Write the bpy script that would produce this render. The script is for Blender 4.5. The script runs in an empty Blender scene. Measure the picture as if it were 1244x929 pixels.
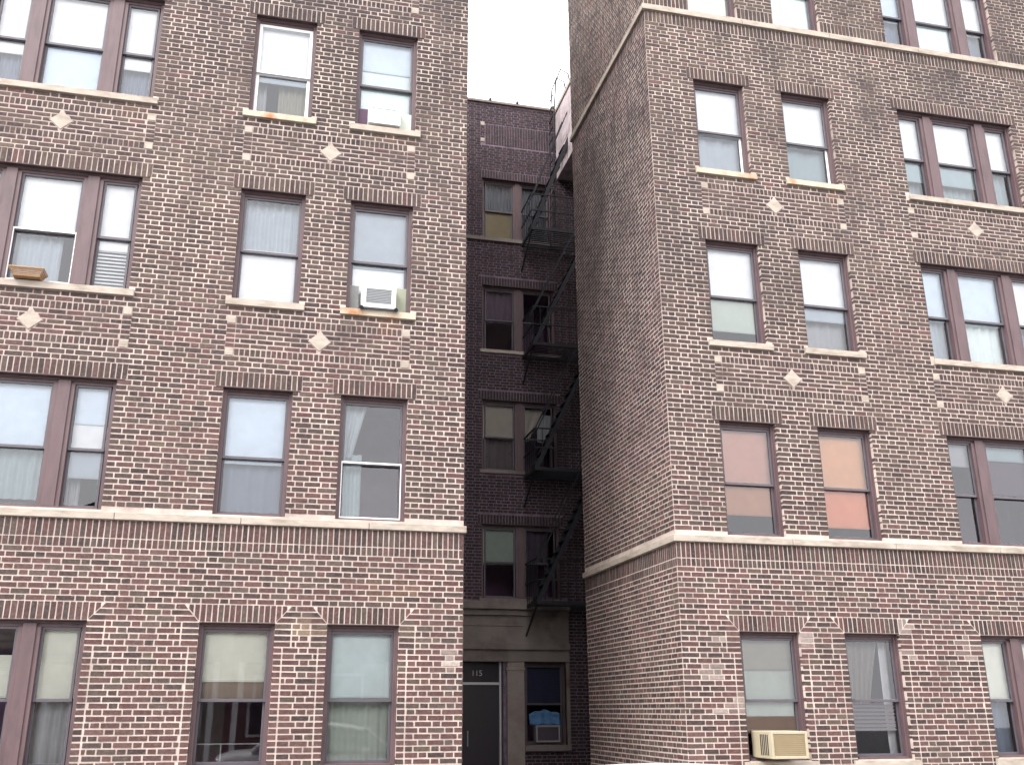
import bpy, bmesh, math, random
from math import radians, sin, cos, pi
from mathutils import Vector, Matrix
random.seed(11)
S = bpy.context.scene
COL = S.collection

# ------------------------------------------------------------------ camera
YAW, PIT, ROL = radians(12.937), radians(18.056), radians(-0.1016)
CAM = Vector((0.0, -12.0, 1.6))
fwd = Vector((sin(YAW)*cos(PIT), cos(YAW)*cos(PIT), sin(PIT)))
rgt = Vector((cos(YAW), -sin(YAW), 0)); upv = rgt.cross(fwd)
rgt, upv = rgt*cos(ROL)+upv*sin(ROL), -rgt*sin(ROL)+upv*cos(ROL)
cd = bpy.data.cameras.new('camera'); co = bpy.data.objects.new('camera', cd); COL.objects.link(co)
co.matrix_world = Matrix(((rgt.x, upv.x, -fwd.x, CAM.x), (rgt.y, upv.y, -fwd.y, CAM.y), (rgt.z, upv.z, -fwd.z, CAM.z), (0, 0, 0, 1)))
cd.sensor_fit = 'HORIZONTAL'; cd.sensor_width = 36.0; cd.lens = 1171.38/1244*36
cd.shift_x = (622-601.264)/1244; cd.shift_y = (480.222-464.5)/1244
cd.clip_start = 0.05; cd.clip_end = 600
S.camera = co
def to_px(p):
    d = Vector(p)-CAM; f = d.dot(fwd)
    if f < .1: return (-999, -999, 0)
    return (601.264+1171.38*d.dot(rgt)/f, 480.222-1171.38*d.dot(upv)/f, 1171.38/f)

# ------------------------------------------------------------------ sky, sun, exposure (bright overcast)
SUN_EL, SUN_AZ = radians(46), radians(228)      # azimuth measured clockwise from +Y
W = bpy.data.worlds.new('World'); S.world = W; W.use_nodes = True
nt = W.node_tree; nt.nodes.clear()
out = nt.nodes.new('ShaderNodeOutputWorld'); bg = nt.nodes.new('ShaderNodeBackground')
sky = nt.nodes.new('ShaderNodeTexSky'); sky.sky_type = 'NISHITA'; sky.sun_disc = False
sky.sun_elevation = SUN_EL; sky.sun_rotation = SUN_AZ; sky.dust_density = 6.0; sky.air_density = 1.5
hs = nt.nodes.new('ShaderNodeHueSaturation'); hs.inputs['Saturation'].default_value = 0.12; hs.inputs['Value'].default_value = 1.0
mx = nt.nodes.new('ShaderNodeMix'); mx.data_type = 'RGBA'; mx.inputs[0].default_value = 0.55
mx.inputs[7].default_value = (17.5, 17.3, 17.6, 1)
nt.links.new(sky.outputs[0], hs.inputs['Color']); nt.links.new(hs.outputs[0], mx.inputs[6])
nt.links.new(mx.outputs[2], bg.inputs[0]); bg.inputs[1].default_value = 0.15
nt.links.new(bg.outputs[0], out.inputs[0])
sl = bpy.data.lights.new('sun', 'SUN'); sl.energy = 1.5; sl.angle = radians(25); sl.color = (1, .97, .93)
so = bpy.data.objects.new('sun', sl); COL.objects.link(so)
sd = Vector((sin(SUN_AZ)*cos(SUN_EL), cos(SUN_AZ)*cos(SUN_EL), sin(SUN_EL)))
so.rotation_euler = sd.to_track_quat('Z', 'Y').to_euler(); so.location = (0, -20, 30)
S.view_settings.view_transform = 'Standard'; S.view_settings.look = 'None'
S.view_settings.exposure = 0.95; S.view_settings.gamma = 1.0; S.view_settings.use_curve_mapping = False
S.render.engine = 'CYCLES'
S.cycles.max_bounces = 8; S.cycles.transparent_max_bounces = 12

# ------------------------------------------------------------------ helpers
def s2l(c): return tuple((x/12.92 if x <= .04045 else ((x+.055)/1.055)**2.4) for x in (v/255. for v in c))
def link(o, parent=None):
    COL.objects.link(o)
    if parent is not None: o.parent = parent
    return o
def tag(o, label=None, cat=None, group=None, kind=None):
    if label: o['label'] = label
    if cat: o['category'] = cat
    if group: o['group'] = group
    if kind: o['kind'] = kind
    return o
def empty(name, loc=(0, 0, 0), rz=0, **k):
    o = bpy.data.objects.new(name, None); o.empty_display_size = .2; COL.objects.link(o)
    o.location = loc; o.rotation_euler = (0, 0, rz); tag(o, **k); return o

class MB:
    """collects shapes, builds one mesh object with an optional tint attribute"""
    def __init__(s): s.v = []; s.f = []; s.c = []; s.tint = (1, 1, 1)
    def quadbox(s, p8, tint=None, skip=()):
        n = len(s.v); s.v += [tuple(p) for p in p8]; t = tint or s.tint; s.c += [t]*8
        F = [(0, 1, 5, 4), (1, 2, 6, 5), (2, 3, 7, 6), (3, 0, 4, 7), (4, 5, 6, 7), (3, 2, 1, 0)]
        for i, f in enumerate(F):
            if i not in skip: s.f.append(tuple(n+k for k in f))
    def box(s, x0, x1, y0, y1, z0, z1, tint=None, skip=()):
        s.quadbox([(x0, y0, z0), (x1, y0, z0), (x1, y1, z0), (x0, y1, z0), (x0, y0, z1), (x1, y0, z1), (x1, y1, z1), (x0, y1, z1)], tint, skip)
    def prism(s, poly, a, b, tint=None):
        """poly: list of 3D points (front), extruded by vector b (a = offset of the front)"""
        n = len(s.v); k = len(poly); a = Vector(a); b = Vector(b); t = tint or s.tint
        s.v += [tuple(Vector(p)+a) for p in poly]+[tuple(Vector(p)+a+b) for p in poly]; s.c += [t]*(2*k)
        s.f.append(tuple(range(n, n+k))); s.f.append(tuple(range(n+2*k-1, n+k-1, -1)))
        for i in range(k):
            j = (i+1) % k; s.f.append((n+i, n+k+i, n+k+j, n+j))
    def quad(s, a, b, c, d, tint=None):
        n = len(s.v); s.v += [tuple(a), tuple(b), tuple(c), tuple(d)]; s.c += [tint or s.tint]*4; s.f.append((n, n+1, n+2, n+3))
    def bar(s, p, q, w, h=None, tint=None):
        p = Vector(p); q = Vector(q); d = (q-p).normalized(); h = h or w
        u = d.cross(Vector((0, 0, 1)))
        if u.length < 1e-3: u = Vector((1, 0, 0))
        u.normalize(); v = d.cross(u)
        u *= w/2; v *= h/2
        s.quadbox([p-u-v, p+u-v, p+u+v, p-u+v, q-u-v, q+u-v, q+u+v, q-u+v], tint)
    def tube(s, pts, r, k=8, tint=None):
        t = tint or s.tint; n0 = len(s.v); pts = [Vector(p) for p in pts]
        for i, p in enumerate(pts):
            d = (pts[min(i+1, len(pts)-1)]-pts[max(i-1, 0)]).normalized()
            u = d.cross(Vector((0, 0, 1))); u = Vector((1, 0, 0)) if u.length < 1e-3 else u.normalized(); v = d.cross(u)
            rr = r[i] if isinstance(r, (list, tuple)) else r
            for j in range(k):
                a = 2*pi*j/k; s.v.append(tuple(p+(u*cos(a)+v*sin(a))*rr)); s.c.append(t)
        for i in range(len(pts)-1):
            for j in range(k):
                a = n0+i*k; s.f.append((a+j, a+(j+1) % k, a+k+(j+1) % k, a+k+j))
        s.f.append(tuple(n0+j for j in range(k-1, -1, -1))); s.f.append(tuple(n0+(len(pts)-1)*k+j for j in range(k)))
    def mesh(s, name, mat, smooth=False, tinted=True):
        me = bpy.data.meshes.new(name); me.from_pydata(s.v, [], s.f); me.update()
        if tinted:
            ca = me.color_attributes.new('tint', 'FLOAT_COLOR', 'POINT')
            buf = []
            for c in s.c: buf += [c[0], c[1], c[2], 1.0]
            ca.data.foreach_set('color', buf)
        me.materials.append(mat)
        if smooth: me.shade_smooth()
        return me
    def build(s, name, mat, parent=None, smooth=False, bevel=0, tinted=False, **k):
        o = bpy.data.objects.new(name, s.mesh(name, mat, smooth, tinted)); link(o, parent)
        if bevel:
            m = o.modifiers.new('bevel', 'BEVEL'); m.width = bevel; m.segments = 2; m.limit_method = 'ANGLE'
        tag(o, **k); return o

# ------------------------------------------------------------------ materials
K = 0.355          # brightness seen in daylight -> albedo
def tc(r, g, b, k=K): return tuple(min(.85, v*k) for v in s2l((r, g, b)))
def mat(name, col=None, rough=.6, metal=0, noise=0, nscale=8, bump=0, bscale=40, attr=False, spec=.5, dirt=None, dscale=1.5, damt=.5, stretch=None, soot=0):
    m = bpy.data.materials.new(name); m.use_nodes = True; n = m.node_tree; b = n.nodes['Principled BSDF']
    b.inputs['Roughness'].default_value = rough; b.inputs['Metallic'].default_value = metal
    b.inputs['Specular IOR Level'].default_value = spec
    geo = n.nodes.new('ShaderNodeNewGeometry'); pos = geo.outputs['Position']
    if stretch:
        mp = n.nodes.new('ShaderNodeVectorMath'); mp.operation = 'MULTIPLY'; mp.inputs[1].default_value = stretch
        n.links.new(pos, mp.inputs[0]); pos = mp.outputs[0]
    if attr:
        a = n.nodes.new('ShaderNodeAttribute'); a.attribute_name = 'tint'; src = a.outputs['Color']
    else:
        a = n.nodes.new('ShaderNodeRGB'); a.outputs[0].default_value = (*col, 1); src = a.outputs[0]
    if noise:
        t = n.nodes.new('ShaderNodeTexNoise'); t.inputs['Scale'].default_value = nscale; t.inputs['Detail'].default_value = 6
        n.links.new(pos, t.inputs['Vector'])
        r = n.nodes.new('ShaderNodeMapRange'); r.inputs[1].default_value = .3; r.inputs[2].default_value = .7
        r.inputs[3].default_value = 1-noise; r.inputs[4].default_value = 1+noise
        n.links.new(t.outputs['Fac'], r.inputs[0])
        x = n.nodes.new('ShaderNodeVectorMath'); x.operation = 'SCALE'
        n.links.new(src, x.inputs[0]); n.links.new(r.outputs[0], x.inputs['Scale']); src = x.outputs[0]
    if dirt:
        t = n.nodes.new('ShaderNodeTexNoise'); t.inputs['Scale'].default_value = dscale; t.inputs['Detail'].default_value = 8
        t.inputs['Roughness'].default_value = .65; n.links.new(pos, t.inputs['Vector'])
        r = n.nodes.new('ShaderNodeMapRange'); r.inputs[1].default_value = .48; r.inputs[2].default_value = .68
        r.inputs[3].default_value = 0; r.inputs[4].default_value = damt; n.links.new(t.outputs['Fac'], r.inputs[0])
        x = n.nodes.new('ShaderNodeMix'); x.data_type = 'RGBA'; x.inputs[7].default_value = (*dirt, 1)
        n.links.new(r.outputs[0], x.inputs[0]); n.links.new(src, x.inputs[6]); src = x.outputs[2]
    if soot:
        t = n.nodes.new('ShaderNodeTexNoise'); t.inputs['Scale'].default_value = .9; t.inputs['Detail'].default_value = 9; t.inputs['Roughness'].default_value = .7
        st_ = n.nodes.new('ShaderNodeVectorMath'); st_.operation = 'MULTIPLY'; st_.inputs[1].default_value = (1.5, 1.5, .8); n.links.new(geo.outputs['Position'], st_.inputs[0]); n.links.new(st_.outputs[0], t.inputs['Vector'])
        r = n.nodes.new('ShaderNodeMapRange'); r.inputs[1].default_value = .44; r.inputs[2].default_value = .66; r.inputs[3].default_value = 0; r.inputs[4].default_value = 1; n.links.new(t.outputs['Fac'], r.inputs[0])
        sp = n.nodes.new('ShaderNodeSeparateXYZ'); n.links.new(geo.outputs['Position'], sp.inputs[0])
        rz = n.nodes.new('ShaderNodeMapRange'); rz.inputs[1].default_value = 3.5; rz.inputs[2].default_value = 11; rz.inputs[3].default_value = soot*.25; rz.inputs[4].default_value = soot; n.links.new(sp.outputs[2], rz.inputs[0])
        mu_ = n.nodes.new('ShaderNodeMath'); mu_.operation = 'MULTIPLY'; n.links.new(r.outputs[0], mu_.inputs[0]); n.links.new(rz.outputs[0], mu_.inputs[1])
        x = n.nodes.new('ShaderNodeMix'); x.data_type = 'RGBA'; x.inputs[7].default_value = (*tc(92, 78, 78, .385), 1); n.links.new(mu_.outputs[0], x.inputs[0]); n.links.new(src, x.inputs[6]); src = x.outputs[2]
    n.links.new(src, b.inputs['Base Color'])
    if bump:
        t = n.nodes.new('ShaderNodeTexNoise'); t.inputs['Scale'].default_value = bscale; t.inputs['Detail'].default_value = 4
        n.links.new(geo.outputs['Position'], t.inputs['Vector'])
        bp = n.nodes.new('ShaderNodeBump'); bp.inputs['Strength'].default_value = bump; bp.inputs['Distance'].default_value = .004
        n.links.new(t.outputs['Fac'], bp.inputs['Height']); n.links.new(bp.outputs[0], b.inputs['Normal'])
    return m
M = {}
M['brick'] = mat('fired_brick', attr=True, rough=.85, noise=.28, nscale=30, bump=.5, bscale=90, dirt=tc(216, 200, 196), dscale=26, damt=.22, soot=.35)
M['mortar'] = mat('lime_mortar', tc(252, 232, 220, .53), rough=.95, noise=.10, nscale=5, bump=.6, bscale=120, dirt=tc(150, 128, 122), dscale=2.2, damt=.4, soot=.75)
M['mortar_shaded'] = mat('shade_tinted_mortar', tc(200, 174, 194, .32), rough=.95, noise=.18, nscale=4, bump=.6, bscale=120, dirt=tc(112, 96, 96), dscale=6, damt=.7)  # base colour carries the court's purple shade; the noise adds dirt
M['mortar_band'] = mat('band_mortar', tc(232, 210, 200, .50), rough=.95, noise=.2, nscale=6, bump=.6, bscale=120, dirt=tc(112, 94, 92), dscale=2, damt=.6)
M['stone_rust'] = mat('rust_stained_limestone', tc(238, 223, 200, .50), rough=.85, noise=.12, nscale=7, bump=.4, bscale=60, dirt=tc(222, 150, 92, .42), dscale=3.2, damt=.95)
M['stone'] = mat('limestone', tc(230, 215, 200, .46), rough=.85, noise=.12, nscale=7, bump=.4, bscale=60, dirt=tc(172, 150, 126), dscale=2.6, damt=.6, stretch=(1, 1, 3))
M['entry_stone'] = mat('weathered_stone', tc(150, 138, 132, .62), rough=.9, noise=.15, nscale=3, bump=.5, bscale=40, dirt=tc(96, 82, 80, .8), dscale=1.6, damt=.8)
M['frame'] = mat('mauve_window_paint', tc(130, 103, 107, .44), rough=.55, noise=.1, nscale=4, dirt=tc(96, 74, 80), dscale=3, damt=.5, stretch=(3, 3, .7))
M['sash'] = mat('dark_sash_paint', tc(104, 98, 106, .6), rough=.4, noise=.08)
M['white'] = mat('white_vinyl', (.78, .78, .78), rough=.35)
M['room'] = mat('room_plaster', (.26, .14, .24), rough=.9, noise=.2, nscale=2)
M['ac_white'] = mat('white_appliance_plastic', (.62, .63, .63), rough=.4, noise=.04)
M['ac_beige'] = mat('beige_appliance_metal', tc(236, 222, 190, .46), rough=.45, noise=.06, nscale=9)
M['ac_grille'] = mat('beige_grille', tc(222, 198, 156, .44), rough=.5, noise=.05)
M['dark'] = mat('dark_metal', (.02, .02, .025), rough=.5)
M['grey'] = mat('grey_metal', (.35, .36, .37), rough=.5, noise=.05)
M['lintel'] = mat('rusted_lintel', tc(92, 66, 66, .4), rough=.8, noise=.3, nscale=12)
M['iron'] = mat('black_iron_paint', (.010, .009, .014), rough=.8, noise=.3, nscale=20)
M['attr'] = mat('painted_cloth', attr=True, rough=.85, noise=.05, nscale=6)
M['asphalt'] = mat('asphalt', (.05, .05, .052), rough=.9, noise=.3, nscale=3, bump=.8, bscale=150)
M['concrete'] = mat('pavement_concrete', (.34, .33, .31), rough=.9, noise=.15, nscale=2, bump=.4, bscale=60)
M['roof'] = mat('tar_roof', (.06, .06, .06), rough=.95, noise=.2)
M['car'] = mat('white_car_paint', (.78, .77, .76), rough=.18, spec=.6)
M['rubber'] = mat('tyre_rubber', (.02, .02, .02), rough=.8)
M['wicker'] = mat('wicker', tc(206, 164, 122, .5), rough=.7, noise=.25, nscale=60, bump=.8, bscale=90)
M['vinyl_siding'] = mat('clapboard_paint', attr=True, rough=.7, noise=.08, nscale=2)
def glass(name, tint=(.97, .98, 1.0), gl=.065):
    m = bpy.data.materials.new(name); m.use_nodes = True; n = m.node_tree; n.nodes.clear()
    o = n.nodes.new('ShaderNodeOutputMaterial'); tr = n.nodes.new('ShaderNodeBsdfTransparent'); tr.inputs[0].default_value = (*tint, 1)
    g = n.nodes.new('ShaderNodeBsdfGlossy'); g.inputs['Roughness'].default_value = .01; g.inputs[0].default_value = (.95, .97, 1, 1)
    fr = n.nodes.new('ShaderNodeFresnel'); fr.inputs[0].default_value = 1.5
    ad = n.nodes.new('ShaderNodeMath'); ad.operation = 'MULTIPLY_ADD'; ad.inputs[1].default_value = 1.3; ad.inputs[2].default_value = gl-.04
    # old panes are never flat: a slow wave bends the reflections
    geo = n.nodes.new('ShaderNodeNewGeometry'); t = n.nodes.new('ShaderNodeTexNoise'); t.inputs['Scale'].default_value = 1.4; t.inputs['Detail'].default_value = 0
    n.links.new(geo.outputs['Position'], t.inputs['Vector'])
    bp = n.nodes.new('ShaderNodeBump'); bp.inputs['Strength'].default_value = .10; bp.inputs['Distance'].default_value = .004
    n.links.new(t.outputs['Fac'], bp.inputs['Height']); n.links.new(bp.outputs[0], g.inputs['Normal'])
    mxs = n.nodes.new('ShaderNodeMixShader')
    n.links.new(fr.outputs[0], ad.inputs[0]); n.links.new(ad.outputs[0], mxs.inputs[0]); n.links.new(tr.outputs[0], mxs.inputs[1]); n.links.new(g.outputs[0], mxs.inputs[2])
    n.links.new(mxs.outputs[0], o.inputs[0]); return m
M['glass'] = glass('window_glass')
M['car_glass'] = glass('tinted_car_glass', (.15, .17, .17), .06)
# ------------------------------------------------------------------ ground, street
def sheet(name, x0, x1, y0, y1, z0, z1, m, **k):
    b = MB(); b.box(x0, x1, y0, y1, z0, z1); return b.build(name, m, kind='structure', **k)
sheet('ground', -150, 150, -150, 150, -.6, -.16, M['asphalt'])
sheet('road', -60, 60, -10.3, -3.0, -.156, -.14, M['asphalt'])
for nm, y0, y1 in (('pavement', -2.84, 5.0), ('pavement', -14, -10.46)):
    p = sheet(nm, -60, 60, y0, y1, -.156, -.006, M['concrete'])
    b = MB()
    yy0, yy1 = (-2.83, -.02) if y0 > -5 else (-13.9, -10.47)
    for i in range(-8, 12):
        for j in range(2):
            w = (yy1-yy0)/2
            b.box(i*1.5+.01, i*1.5+1.49, yy0+j*w+.01, yy0+(j+1)*w-.01, -.006, .0)
    b.build('paving_slabs', M['concrete'], p, kind='stuff')
for y in (-3.0, -10.45):
    b = MB()
    for i in range(-20, 21): b.box(i*2.0+.005, i*2.0+1.995, y, y+.15, -.15, .0)
    b.build('kerb', M['concrete'], kind='structure', bevel=.01)
b = MB()
for i in range(-12, 13): b.box(i*4.0, i*4.0+2.2, -6.72, -6.6, -.14, -.136)
b.build('road_marking', mat('road_paint', (.62, .6, .5), rough=.7, noise=.1), kind='structure')

# ------------------------------------------------------------------ brickwork
c_ = 2.834/41                     # course height
J = .0190                         # joint
SL, HL = .1930, .0885             # stretcher, header
PER = SL+HL+2*J
H1, H2, H3, H4, H5 = 5.488-42*c_, 5.488, 8.322, 11.156, 13.990
def hsh(i, j, k=0):
    n = (i*374761393+j*668265263+k*2147483647) & 0xffffffff; n = ((n ^ (n >> 13))*1274126177) & 0xffffffff
    return ((n ^ (n >> 16)) & 0xffff)/65535.
def vn(x, y, s, k=0):
    x /= s; y /= s; i = math.floor(x); j = math.floor(y); fx = x-i; fy = y-j; fx = fx*fx*(3-2*fx); fy = fy*fy*(3-2*fy)
    return (hsh(i, j, k)*(1-fx)+hsh(i+1, j, k)*fx)*(1-fy)+(hsh(i, j+1, k)*(1-fx)+hsh(i+1, j+1, k)*fx)*fy
PAL = dict(
    brown=[(116, 86, 78), (108, 79, 73), (122, 93, 84), (101, 74, 68), (127, 99, 90)],
    grey=[(119, 97, 90), (111, 89, 84), (127, 105, 96), (105, 84, 79)],
    red=[(134, 91, 87), (127, 84, 81), (137, 98, 93), (119, 79, 76)],
    dark=[(90, 66, 64), (83, 60, 60), (97, 72, 69)],
    olive=[(119, 99, 85), (111, 91, 78), (125, 105, 89)])
PAL = {k: [tc(*c) for c in v] for k, v in PAL.items()}
SMEAR = tc(236, 218, 208, .48); RUST = tc(176, 120, 84)
# places where the photo shows plaster smears or rust on the bricks: (u, z, ru, rz, colour, strength)
SILL_ = 23.5*c_
SOOT = tc(64, 50, 58)
BLOT = {'S': [(2.5, 10.0, 1.3, 2.2, SOOT, .75), (1.3, 8.3, 1.0, 1.8, SOOT, .6), (2.9, 6.8, .9, 1.6, SOOT, .5), (.6, 11.0, .5, .9, SOOT, .4), (.7, 6.0, .45, .7, SOOT, .5)],
        'L': [(1.0, 11.75, 1.5, .5, SOOT, .55), (-.3, 11.7, .9, .45, SOOT, .5), (-1.5, 10.7, .5, 1.2, SOOT, .3), (.9, 8.85, 1.2, .45, SOOT, .35), (-3.1, 9.0, 1.2, .35, SOOT, .35), (2.1, 8.6, .4, 1.2, SOOT, .25), (2.17, 2.16, .10, .12, SMEAR, .8), (1.27, 6.52, .17, .22, RUST, .55), (1.3, 9.36, .3, .10, RUST, .3), (1.45, 3.02, .5, .14, tc(176, 128, 92), .45), (.42, 2.52, .2, .1, tc(226, 204, 160), .5),
              (-2.2, 9.3, .3, .1, RUST, .2)],
        'R': [(11.3, 11.7, 1.1, .5, SOOT, .6), (9.0, 10.6, .5, 1.1, SOOT, .35), (8.9, 8.9, .6, .6, SOOT, .35), (7.1, 8.9, 1.3, .4, SOOT, .3), (5.6, 9.0, .4, 1.6, SOOT, .3), (12.6, 13.2, .8, 1.2, SOOT, .4), (5.62, 2.05, .12, .14, SMEAR, .7), (5.95, 1.68, .10, .16, SMEAR, .6), (5.73, 1.58, .05, .06, SMEAR, .7), (6.98, 2.50, .14, .1, SMEAR, .6), (5.83, 2.5, .12, .07, SMEAR, .7), (9.5, 2.42, .13, .2, SMEAR, .6),
              (8.55, 2.66, .14, .1, SMEAR, .6), (8.6, 2.3, .12, .06, SMEAR, .6), (8.30, 9.3, .12, .2, RUST, .4), (7.4, 3.78, .2, .08, RUST, .3), (5.4, 1.15, .12, .3, tc(200, 165, 158), .35)]}
for k_, ends in (('L', (-4.29, -1.95, -.83, .18, .65, 1.66)), ('R', (5.93, 6.95, 7.46, 8.47, 9.6, 11.95))):   # rain streaks under the sill ends
    for H_ in ((H3, H4, H5) if k_ == 'L' else (H3, H4)):
        for e_ in ends: BLOT[k_].append((e_+(hsh(int(e_*10), int(H_))-.5)*.1, H_-SILL_-.45, .07+.05*hsh(int(e_*9), 3), .5, SOOT, .45))
def tint(wall, u, z):
    r = random.random(); patch = vn(u, z, 1.1, 3)*.6+vn(u, z, .35, 5)*.4
    if wall == 'L': pr = .16+.55*max(0, 1-z/7.0) if z < 7 else .05; po = .05+(.22 if 8.2 < z < 9.8 else 0); pd = .18+(.22 if z > 10.5 else 0)
    elif wall == 'R': pr = .5 if z < 3.75 else (.12 if z < 5 else .05); po = .05+(.4 if z > 11.3 else .12*(z > 7.5)); pd = .22
    elif wall == 'S': pr = .30 if z < 8 else .12; po = .08; pd = .30
    else: pr = .10; po = .02; pd = .34
    pr *= .35+1.4*patch; pd *= 1.6-1.2*patch
    if r < pr: k = 'red'
    elif r < pr+po: k = 'olive'
    elif r < pr+po+pd: k = 'dark'
    elif r < pr+po+pd+(.25 if z < 8 else .4): k = 'grey'
    else: k = 'brown'
    c = random.choice(PAL[k]); m = random.uniform(.90, 1.10)*(.86+.28*vn(u, z, .8, 21))
    so_ = max(0, vn(u, z, 1.7, 9)*.6+vn(u*2.2, z, .8, 12)*.4-.46)*2.4*(1 if z > 7 else .35)
    if wall == 'S': so_ *= .4+.5*u
    m *= 1-.5*min(1, so_)
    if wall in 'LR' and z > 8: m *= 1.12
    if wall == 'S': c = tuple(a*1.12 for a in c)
    if wall == 'B': c = (c[0]*.44, c[1]*.34, c[2]*.54)  # court's purple shade put into the rear bricks' own colour
    if wall == 'S' and 5 < z < 12.3: c = (c[0]*.98, c[1]*.90, c[2]*1.12)  # mauve shadow cast painted into the bricks at middle heights
    if wall == 'S' and z > 9: c = tuple(a*1.15 for a in c)  # haze towards the top painted in as lighter bricks
    c = tuple(x*m for x in c)
    for (bu, bz, ru, rz, bc, st) in BLOT.get(wall, ()):
        d = ((u-bu)/ru)**2+((z-bz)/rz)**2
        if d < 1:
            a = st*(1-d*.5)*random.uniform(.5, 1.1); c = tuple(x*(1-min(1, a))+y*min(1, a) for x, y in zip(c, bc))
    return c

class Wall:
    """a brick face: origin o, unit u along the wall, outward normal n"""
    def __init__(s, key, o, u, n, clip=None):
        s.key = key; s.o = Vector(o); s.u = Vector(u); s.n = Vector(n); s.mb = MB(); s.ex = []; s.whole = []; s.clip = clip
    def P(s, u, z, d=0): p = s.o+s.u*u+s.n*d; return Vector((p.x, p.y, z))
    def brick(s, u0, u1, z0, z1, deep=.02, kind=None, tintc=None):
        if u1-u0 < .012 or z1-z0 < .012: return
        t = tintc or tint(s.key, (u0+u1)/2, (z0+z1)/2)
        if kind and s.key in 'LR':
            s.whole.append((kind, (u0+u1)/2, (z0+z1)/2, t, u1-u0, z1-z0)); return
        s.raw(u0, u1, z0, z1, t, deep)
    def raw(s, u0, u1, z0, z1, t, deep=.02):
        j = lambda: random.uniform(-.0018, .0018); e = random.uniform(-.0015, .0022)
        a, b2, c2, d2 = s.P(u0+j(), z0+j(), e), s.P(u1+j(), z0+j(), e), s.P(u1+j(), z1+j(), e), s.P(u0+j(), z1+j(), e)
        back = -s.n*(deep+e)
        # order so outward faces point out
        s.mb.quadbox([a, b2, b2+back, a+back, d2, c2, c2+back, d2+back], t, skip=(2,))
    def poly(s, pts, t=None):
        u = sum(p[0] for p in pts)/len(pts); z = sum(p[1] for p in pts)/len(pts)
        s.mb.prism([s.P(a, b) for a, b in pts], (0, 0, 0), -s.n*.02, t or tint(s.key, u, z))
    def free(s, z0, z1, u0, u1):
        iv = [(u0, u1, False, False)]
        for (a, b2, c2, d2, op) in s.ex:
            if c2 < z1-.2*(z1-z0) and d2 > z0+.2*(z1-z0):
                nv = []
                for (p, q, fp, fq) in iv:
                    if b2 <= p or a >= q: nv.append((p, q, fp, fq)); continue
                    if a > p: nv.append((p, a, fp, op))
                    if b2 < q: nv.append((b2, q, op, fq))
                iv = nv
        return iv
    def flemish(s, u0, u1, z0, z1, running=False, phase=0.):
        k = round(z0/c_*1.0)
        g0 = H3 % c_
        k = math.ceil((z0-g0)/c_-.01)
        while g0+(k+1)*c_ <= z1+.003:
            zb = g0+k*c_+J/2; zt = g0+(k+1)*c_-J/2
            off = (0 if k % 2 else PER/2)+phase+hsh(k, 7)*.03
            for (p, q, fp, fq) in s.free(zb, zt, u0, u1):
                n = math.floor((p-off)/PER)-1; cells = []
                while True:
                    a = off+n*PER
                    if a > q: break
                    for (x0, x1, kd) in ((a, a+SL, 'S'), (a+SL+J, a+SL+J+HL, 'H')):
                        y0, y1 = max(x0, p), min(x1, q)
                        if y1-y0 > .004: cells.append([y0, y1, kd if (y0 == x0 and y1 == x1) else None])
                    n += 1
                # merge slivers into the neighbour
                if len(cells) > 1 and cells[0][1]-cells[0][0] < .035: cells[1][0] = cells[0][0]; cells[1][2] = None; cells.pop(0)
                if len(cells) > 1 and cells[-1][1]-cells[-1][0] < .035: cells[-2][1] = cells[-1][1]; cells[-2][2] = None; cells.pop()
                if cells:
                    if cells[0][0]-p < .04 and fp: cells[0][0] = p; cells[0][2] = None
                    if q-cells[-1][1] < .04 and fq: cells[-1][1] = q; cells[-1][2] = None
                for i, (a, b2, kd) in enumerate(cells):
                    dp = .12 if ((i == 0 and fp and a == p) or (i == len(cells)-1 and fq and b2 == q)) else .02
                    s.brick(a, b2, zb, zt, dp, kd if dp == .02 else None)
            k += 1
    def soldiers(s, u0, u1, z0, z1, n=None, kind=None, pitch=.0685, tint_=None, J=.0155):
        n = n or max(1, round((u1-u0)/pitch)); w = (u1-u0)/n
        for i in range(n):
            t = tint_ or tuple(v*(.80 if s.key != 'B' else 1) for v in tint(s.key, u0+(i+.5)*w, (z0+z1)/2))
            s.brick(u0+i*w+J/2, u0+(i+1)*w-J/2, z0+J/2, z1-J/2, .02, kind, t)
    def rows(s, u0, u1, z0, z1, n, stretch=.21, ph=0.):
        h = (z1-z0)/n
        for r in range(n):
            a = u0-((ph+.5*(r % 2))*stretch)
            while a < u1:
                x0, x1 = max(a+J/2, u0+J/2), min(a+stretch-J/2, u1-J/2)
                if x1-x0 > .02: s.brick(x0, x1, z0+r*h+J/2, z0+(r+1)*h-J/2)
                a += stretch
    def exclude(s, a, b2, c2, d2, opening=False): s.ex.append((a, b2, c2, d2, opening))

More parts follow.
